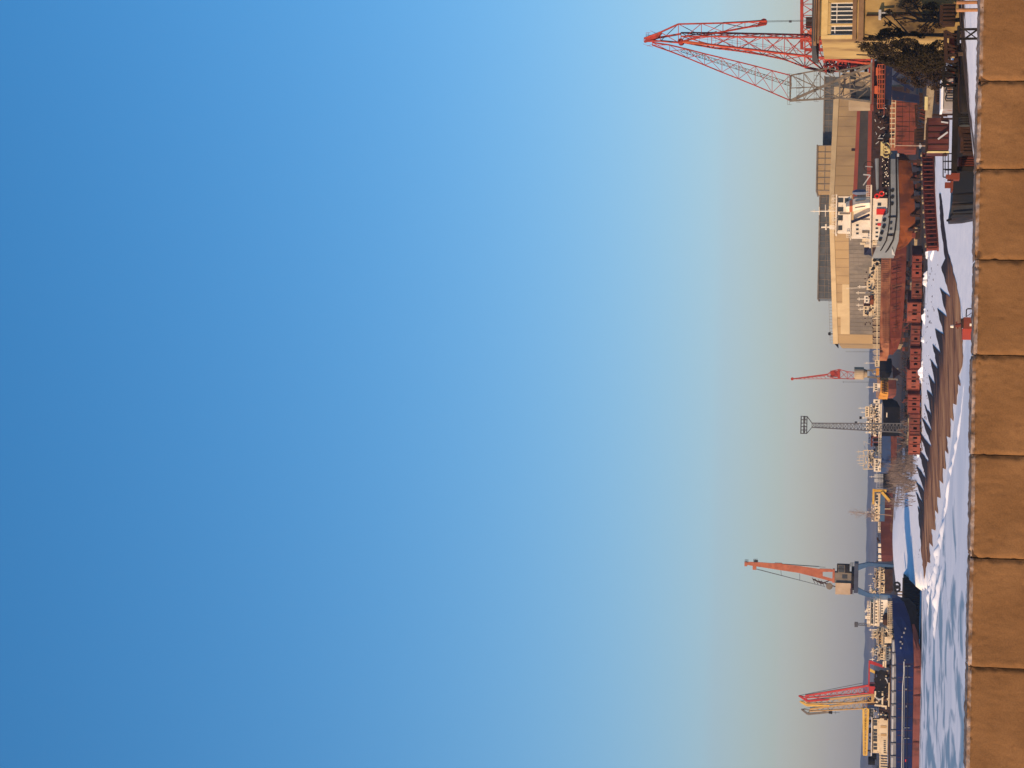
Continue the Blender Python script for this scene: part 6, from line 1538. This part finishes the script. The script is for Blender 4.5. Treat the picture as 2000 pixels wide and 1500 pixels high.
    lb = MB(); lb.loft([[W(x, y0, Y + 1.2), W(x + .3, (y0 + y1) / 2, Y + .6), W(x, y1, Y + 1.2), W(x, y1, Y + 2.6), W(x, y0, Y + 2.6)] for x, y0, y1 in ((1741, 1204, 1217), (1737, 1199, 1222), (1728, 1199, 1222), (1724, 1203, 1218))]); lb.build('life_boat', m_brownjunk, root)
    w2 = MB(); w2.P(1728, 1741, 1244, 1256, Y + 1.6, 2); w2.P(1732, 1743, 1221, 1226, Y + 1.2, 1); w2.bar(W(1730, 1229, Y + 1), W(1741, 1244, Y + 1), .12); buildn(w2, 'deck_winch', m_cream, root)
    clutter(root, 'deck_fitting', m_cream, 1734, 1743, 1176, 1250, Y + 1, 26, 15, 1, 4, 1.5)
    clutter(root, 'deck_gear', m_black, 1726, 1742, 1196, 1250, Y + 1.4, 28, 16, 2, 6, 1.5)
cargo_ship()
def tall_aerial():
    Y = 430.0; b0 = Vector((W(1720, 1221, Y).x, Y, 0)); 
    root = thing('radio_mast', 'slim grey lattice radio mast rising behind the cargo ship stern house', 'radio mast', b0)
    top = W(1669, 1219.5, Y); rings = []
    for k in range(21):
        c = b0.lerp(top, k / 20); h = .8 - .55 * k / 20; rings.append([c + Vector((h * math.cos(a), h * math.sin(a), 0)) for a in (0, 2.1, 4.2)])
    m = MB(); m.lattice(rings, .06, .03); m.build('mast', m_lightmast, root)
    a = MB(); a.box(top.x - .5, top.x + .5, Y - .4, Y + .4, top.z - .7, top.z); a.build('aerial_box', m_cable, root)
tall_aerial()
def crowded_boat(label, y0, y1, xt, xb, Y, seed, hullm, decks, nm='passenger_boat'):
    root = thing(nm, label, 'ship', Vector((W(xb, (y0 + y1) / 2, Y).x, Y, 0)))
    h = hull([(y0 - 2, xb - 1, xb + 14, .4, .3), (y0 + 4, xb, xb + 16, 1, .9), (y1 - 4, xb, xb + 16, 1, .9), (y1 + 3, xb - 2, xb + 12, .2, .1)], Y, 8).build('hull', hullm, root); fixn(h)
    n = len(decks); dx = (xb - xt) / n
    for k, (a, b, m) in enumerate(decks):
        x1 = xb - k * dx - .05; x0 = xb - (k + 1) * dx
        o = MB().P(x0, x1, a, b, Y + 1 + .5 * k, 5.5 - k).build('deckhouse', m, root)
        winrow(o, x0 + (x1 - x0) * .3, x0 + (x1 - x0) * .62, a + 1, b - 1, max(2, int((b - a) / 5)), Y + 1 + .5 * k, .5)
        rl = MB(); rail(rl, x0 - 3, x0, a - 2, b + 2, Y + .6 + .5 * k, max(4, int((b - a) / 4)), .035); rl.P(x0 - .05, x0 + .75, a - 2, b + 2, Y + .5 + .5 * k, 6.6 - k); rl.build('deck_rail', m_cream, o)
    rnd = random.Random(seed)
    masts(root, [(rnd.uniform(y0 + 2, y1 - 2), xt - rnd.uniform(3, 9), xt + 2, [(xt - 2, rnd.uniform(1, 3))]) for _ in range(4)], Y + 3)
    clutter(root, 'deck_fitting', m_cream, xt, xb - 2, y0, y1, Y + .4, int((y1 - y0) * .7), seed + 1, 1, 3, 1)
    clutter(root, 'deck_gear', m_brownjunk, xt + 3, xb, y0, y1, Y + .4, int((y1 - y0) * .5), seed + 2, 1, 3.4, 1)
    return root
crowded_boat('golden white passenger boat seen between the blue legs of the orange crane', 1108, 1158, 1702, 1728, 560, 51, m_brownjunk, [(1110, 1158, m_cream), (1112, 1148, m_white), (1152, 1158, m_white)])
crowded_boat('cluttered brown and cream boat moored behind the cargo ship, left of its stern house', 1228, 1262, 1706, 1734, 440, 61, m_brownjunk, [(1228, 1262, m_cream), (1230, 1258, m_ochrepale), (1232, 1246, m_cream)])
crowded_boat('low grey and brown work boat behind the cargo ship next to the red portal', 1262, 1290, 1712, 1738, 450, 71, m_brownjunk, [(1262, 1290, m_hullgrey), (1264, 1288, m_cream), (1266, 1276, m_white)]) if False else None
crowded_boat('low grey and cream work boat behind the cargo ship beside the red crane leg', 1264, 1290, 1706, 1740, 455, 71, m_brownjunk, [(1264, 1290, m_hullgrey), (1266, 1288, m_cream), (1268, 1280, m_lightgrey)], 'work_boat')
# ---- three luffing cranes behind the cargo ship
def yard_crane(label, m, mb_, base_px, top_px, beak, Y, legs, seed, ball=None):
    (xb, yb), (xt, yt) = base_px, top_px
    b0 = Vector((W(xb, yb, Y).x, Y, 0)); root = thing('luffing_crane', label, 'crane', b0, 'luffing cranes behind the cargo ship')
    w = lambda x, y, d=0: W(x, y, Y + d)
    rings = []
    for k in range(12):
        f = k / 11; x = xb + (xt - xb) * f; y = yb + (yt - yb) * f; hw = 7.5 * (1 - f) + 2.2 * f
        rings.append([w(x, y + hw, -.9 + .5 * f), w(x, y + hw, .9 - .5 * f), w(x, y - hw, .9 - .5 * f), w(x, y - hw, -.9 + .5 * f)])
    j = MB(); j.lattice(rings, .14, .07); j.bar(rings[0][3], rings[-1][3], .24); j.bar(rings[0][0], rings[-1][0], .12); jo = j.build('jib', m, root)
    # beak: rear tip, elbow, front tip
    bk = MB(); p = [w(*q) for q in beak]; bk.bar(p[0], p[1], .2, .3); bk.bar(p[1], p[2], .3, .18); bk.bar(p[0], w(xt + 2, yt), .12); bk.bar(w(xt, yt), p[1], .14); bk.bar(w(xt + 4, yt), p[2], .08); bk.build('beak', mb_, root)
    ti = MB(); ti.bar(p[0], w(xb - 12, yb - 12, 1), .05); ti.build('tie_rod', m_cable, root)
    bd = MB(); bd.P(xb, xb + 13, yb - 9, yb + 9, Y - 1.5, 4); bd.build('machinery_house', m if seed != 3 else m_brownjunk, root)
    ped = MB(); z = w(xb + 13, yb).z; c = w(xb + 13, yb, .8); ped.cyl(Vector((c.x, Y + .8, z - 1.2)), 1.5, 1.2, 16); ped.build('slewing_ring', m_black, root)
    for sx in (-1, 1):
        for d in (-2, 3.4):
            l = MB(); l.bar(Vector((c.x + sx * 1.2, Y + d * .6 + .5, z - 1.1)), Vector((c.x + sx * 3.2, Y + d, .2)), .35); l.build('leg', m_brownjunk, root)
    if ball:
        bb = MB(); q = w(*ball); bb.cyl(q - Vector((0, 0, .45)), .4, .9, 12, .3); bb.bar(q, w(ball[0] + 18, ball[1]), .04); bb.bar(w(ball[0] + 10, ball[1] - 2), w(ball[0] + 10, ball[1] + 3), .05); bb.build('hook_block', m_black, root)
    return root
yard_crane('bright red luffing crane jib, rightmost of three rising behind the cargo ship', m_redcrane, m_redcrane, (1697, 1346), (1573, 1361), [(1560, 1358.5), (1577, 1369), (1620, 1366)], 470, True, 1)
yard_crane('yellow luffing crane jib in the middle, just left of the red one', m_yellowdark, m_yellow, (1702, 1364), (1576, 1372), [(1562, 1369.5), (1576, 1377.5), (1620, 1378)], 490, True, 2)
yard_crane('thin grey and yellow luffing crane jib with a hanging ball, leftmost of three', m_yellowdark, m_greysteel, (1694, 1376), (1582, 1387), [(1565, 1385), (1578, 1394.5), (1622, 1391)], 510, True, 3, (1622, 1391.5))
def red_portal():
    Y = 432.0; root = thing('red_gantry', 'red gantry beam with a slanting red leg beside the cranes', 'gantry', Vector((W(1730, 1300, Y).x, Y, 0)))
    m = MB(); m.bar(W(1698, 1290, Y), W(1697, 1340, Y), .16); m.build('beam', m_redcrane, root)
    l = MB(); l.quadbox([W(1726, 1305, Y), W(1724, 1299, Y), W(1724, 1299, Y + .8), W(1726, 1305, Y + .8), W(1698, 1296, Y), W(1698, 1289, Y), W(1698, 1289, Y + .8), W(1698, 1296, Y + .8)]); l.build('leg', m_redcrane, root)
    p = MB(); p.bar(W(1724, 1300, Y + .4), Vector((W(1724, 1300, Y).x, Y + .4, 0)), .3); p.build('post', m_brownjunk, root)
    p = MB(); p.bar(W(1698, 1338, Y + .4), Vector((W(1698, 1338, Y).x, Y + .4, 0)), .25); p.build('post', m_brownjunk, root)
red_portal()
def yellow_loader():
    Y = 440.0; root = thing('yellow_conveyor', 'slanting yellow conveyor arm between the red gantry leg and the red crane', 'conveyor', Vector((W(1730, 1320, Y).x, Y, 0)))
    l = MB(); l.quadbox([W(1722, 1322, Y), W(1718, 1316, Y), W(1718, 1316, Y + .9), W(1722, 1322, Y + .9), W(1698, 1311, Y), W(1699, 1305, Y), W(1699, 1305, Y + .9), W(1698, 1311, Y + .9)]); l.build('arm', m_yellow, root)
    p = MB(); p.bar(W(1720, 1319, Y + .4), Vector((W(1720, 1319, Y).x, Y + .4, 0)), .3); p.build('post', m_brownjunk, root)
yellow_loader()
def dredger():
    Y = 425.0; root = thing('floating_crane', 'cream deckhouse vessel with a yellow boom resting level on its roof, behind the cargo ship', 'ship', Vector((W(1735, 1430, Y).x, Y, 0)))
    h = hull([(1300, 1738, 1760, 1, 1), (1400, 1737, 1760, 1, 1), (1500, 1735, 1758, 1, 1), (1580, 1733, 1756, 1, 1)], Y, 10).build('hull', m_brownjunk, root); fixn(h)
    a = MB().P(1718, 1733.5, 1404, 1474, Y + 1.5, 6).build('deckhouse', m_cream, root)
    b = MB().P(1703, 1717.9, 1405, 1470, Y + 2, 5).build('upper_deckhouse', m_cream, root)
    for y in (1406, 1412, 1424, 1430.5, 1437, 1443, 1452, 1459): win(b, 1706, 1713, y, y + 5.2, Y + 2)
    winrow(a, 1726, 1730, 1445, 1472, 7, Y + 1.5, .5)
    for y in (1417, 1433): 
        d = MB(); d.P(1720, 1731, y, y + 5, Y + 1.44, .06); d.build('door', m_ochrepale, a)
    de = MB(); de.P(1701.5, 1702.9, 1402, 1476, Y + 1.2, 6.5); de.build('deck_edge', m_white, b)
    gh = MB().P(1695, 1716, 1383, 1402, Y + 1.8, 4).build('glazed_cabin', m_bluecab, root)
    winrow(gh, 1697, 1706, 1384, 1401, 3, Y + 1.8, .25, m_lightgrey); 
    bo = MB(); bo.lattice([[W(1686 + .1 * k, 1384 + 9.1 * k, Y + 1), W(1686 + .1 * k, 1384 + 9.1 * k, Y + 3), W(1696 - .35 * k, 1384 + 9.1 * k, Y + 3), W(1696 - .35 * k, 1384 + 9.1 * k, Y + 1)] for k in range(11)], .2, .1, cross=True); bo.build('boom', m_yellow, root)
    bb = MB(); bb.P(1688, 1694, 1404, 1426, Y + 1.3, 1.2); bb.build('boom_winch', m_brownjunk, root)
    bc = MB()
    for y in (1408, 1466): bc.bar(W(1702, y, Y + 2.6), W(1693, y, Y + 2.2), .15)
    buildn(bc, 'boom_crutch', m_brownjunk, root)
    gr = MB(); 
    for k in range(5): gr.P(1720, 1733, 1478 + k * 5, 1480.4 + k * 5, Y + 1.6, .3)
    gr.P(1717.5, 1720, 1476, 1504, Y + 1.6, .3); gr.build('railing', m_cream, root)
    bw = MB().P(1711, 1733, 1504, 1580, Y + 2.4, 5).build('stern_house', m_hullgrey, root)
    winrow(bw, 1715, 1721, 1506, 1578, 8, Y + 2.4, .5)
    pl = MB(); pl.cyl(W(1709, 1486, Y + 2.5), .9, 1.4, 14); pl.cyl(W(1712, 1478, Y + 2.5), .6, .9, 12); buildn(pl, 'vent_cowl', m_blackhull, root)
    ta = MB(); rnd = random.Random(3)
    for x, y, r_ in ((1722, 1318, 1.0), (1716, 1330, .9), (1722, 1334, 1.1), (1718, 1352, 1.2), (1726, 1345, 1.0)): ta.bar(W(x, y, Y + .6), W(x, y, Y + 2.6), r_, n=14)
    buildn(ta, 'cable_drum', m_black, root)
    wd = MB(); wd.torus(W(1718, 1358, Y + .8), .8, .2, 14, 5); wd.torus(W(1726, 1330, Y + .8), .7, .2, 14, 5); buildn(wd, 'winch_rim', m_lightgrey, root)
    po = MB()
    for x0, x1, y0, y1 in ((1722, 1725, 1351, 1376), (1708, 1711, 1350, 1362), (1735, 1738, 1334, 1380), (1724, 1727, 1292, 1302), (1728, 1731, 1291, 1304)): po.P(x0, x1, y0, y1, Y + .5, .5)
    po.bar(W(1708, 1377, Y + .6), W(1732, 1380, Y + .6), .2); buildn(po, 'deck_beam', m_cream, root)
    clutter(root, 'deck_gear', m_brownjunk, 1706, 1734, 1308, 1402, Y + .8, 50, 21, 2, 7, 2)
    clutter(root, 'deck_fitting', m_cream, 1706, 1734, 1306, 1402, Y + .5, 26, 22, 1, 4, 1)
    clutter(root, 'roof_gear', m_black, 1697, 1701, 1405, 1470, Y + 2.4, 12, 23, 2, 5, 1)
dredger()
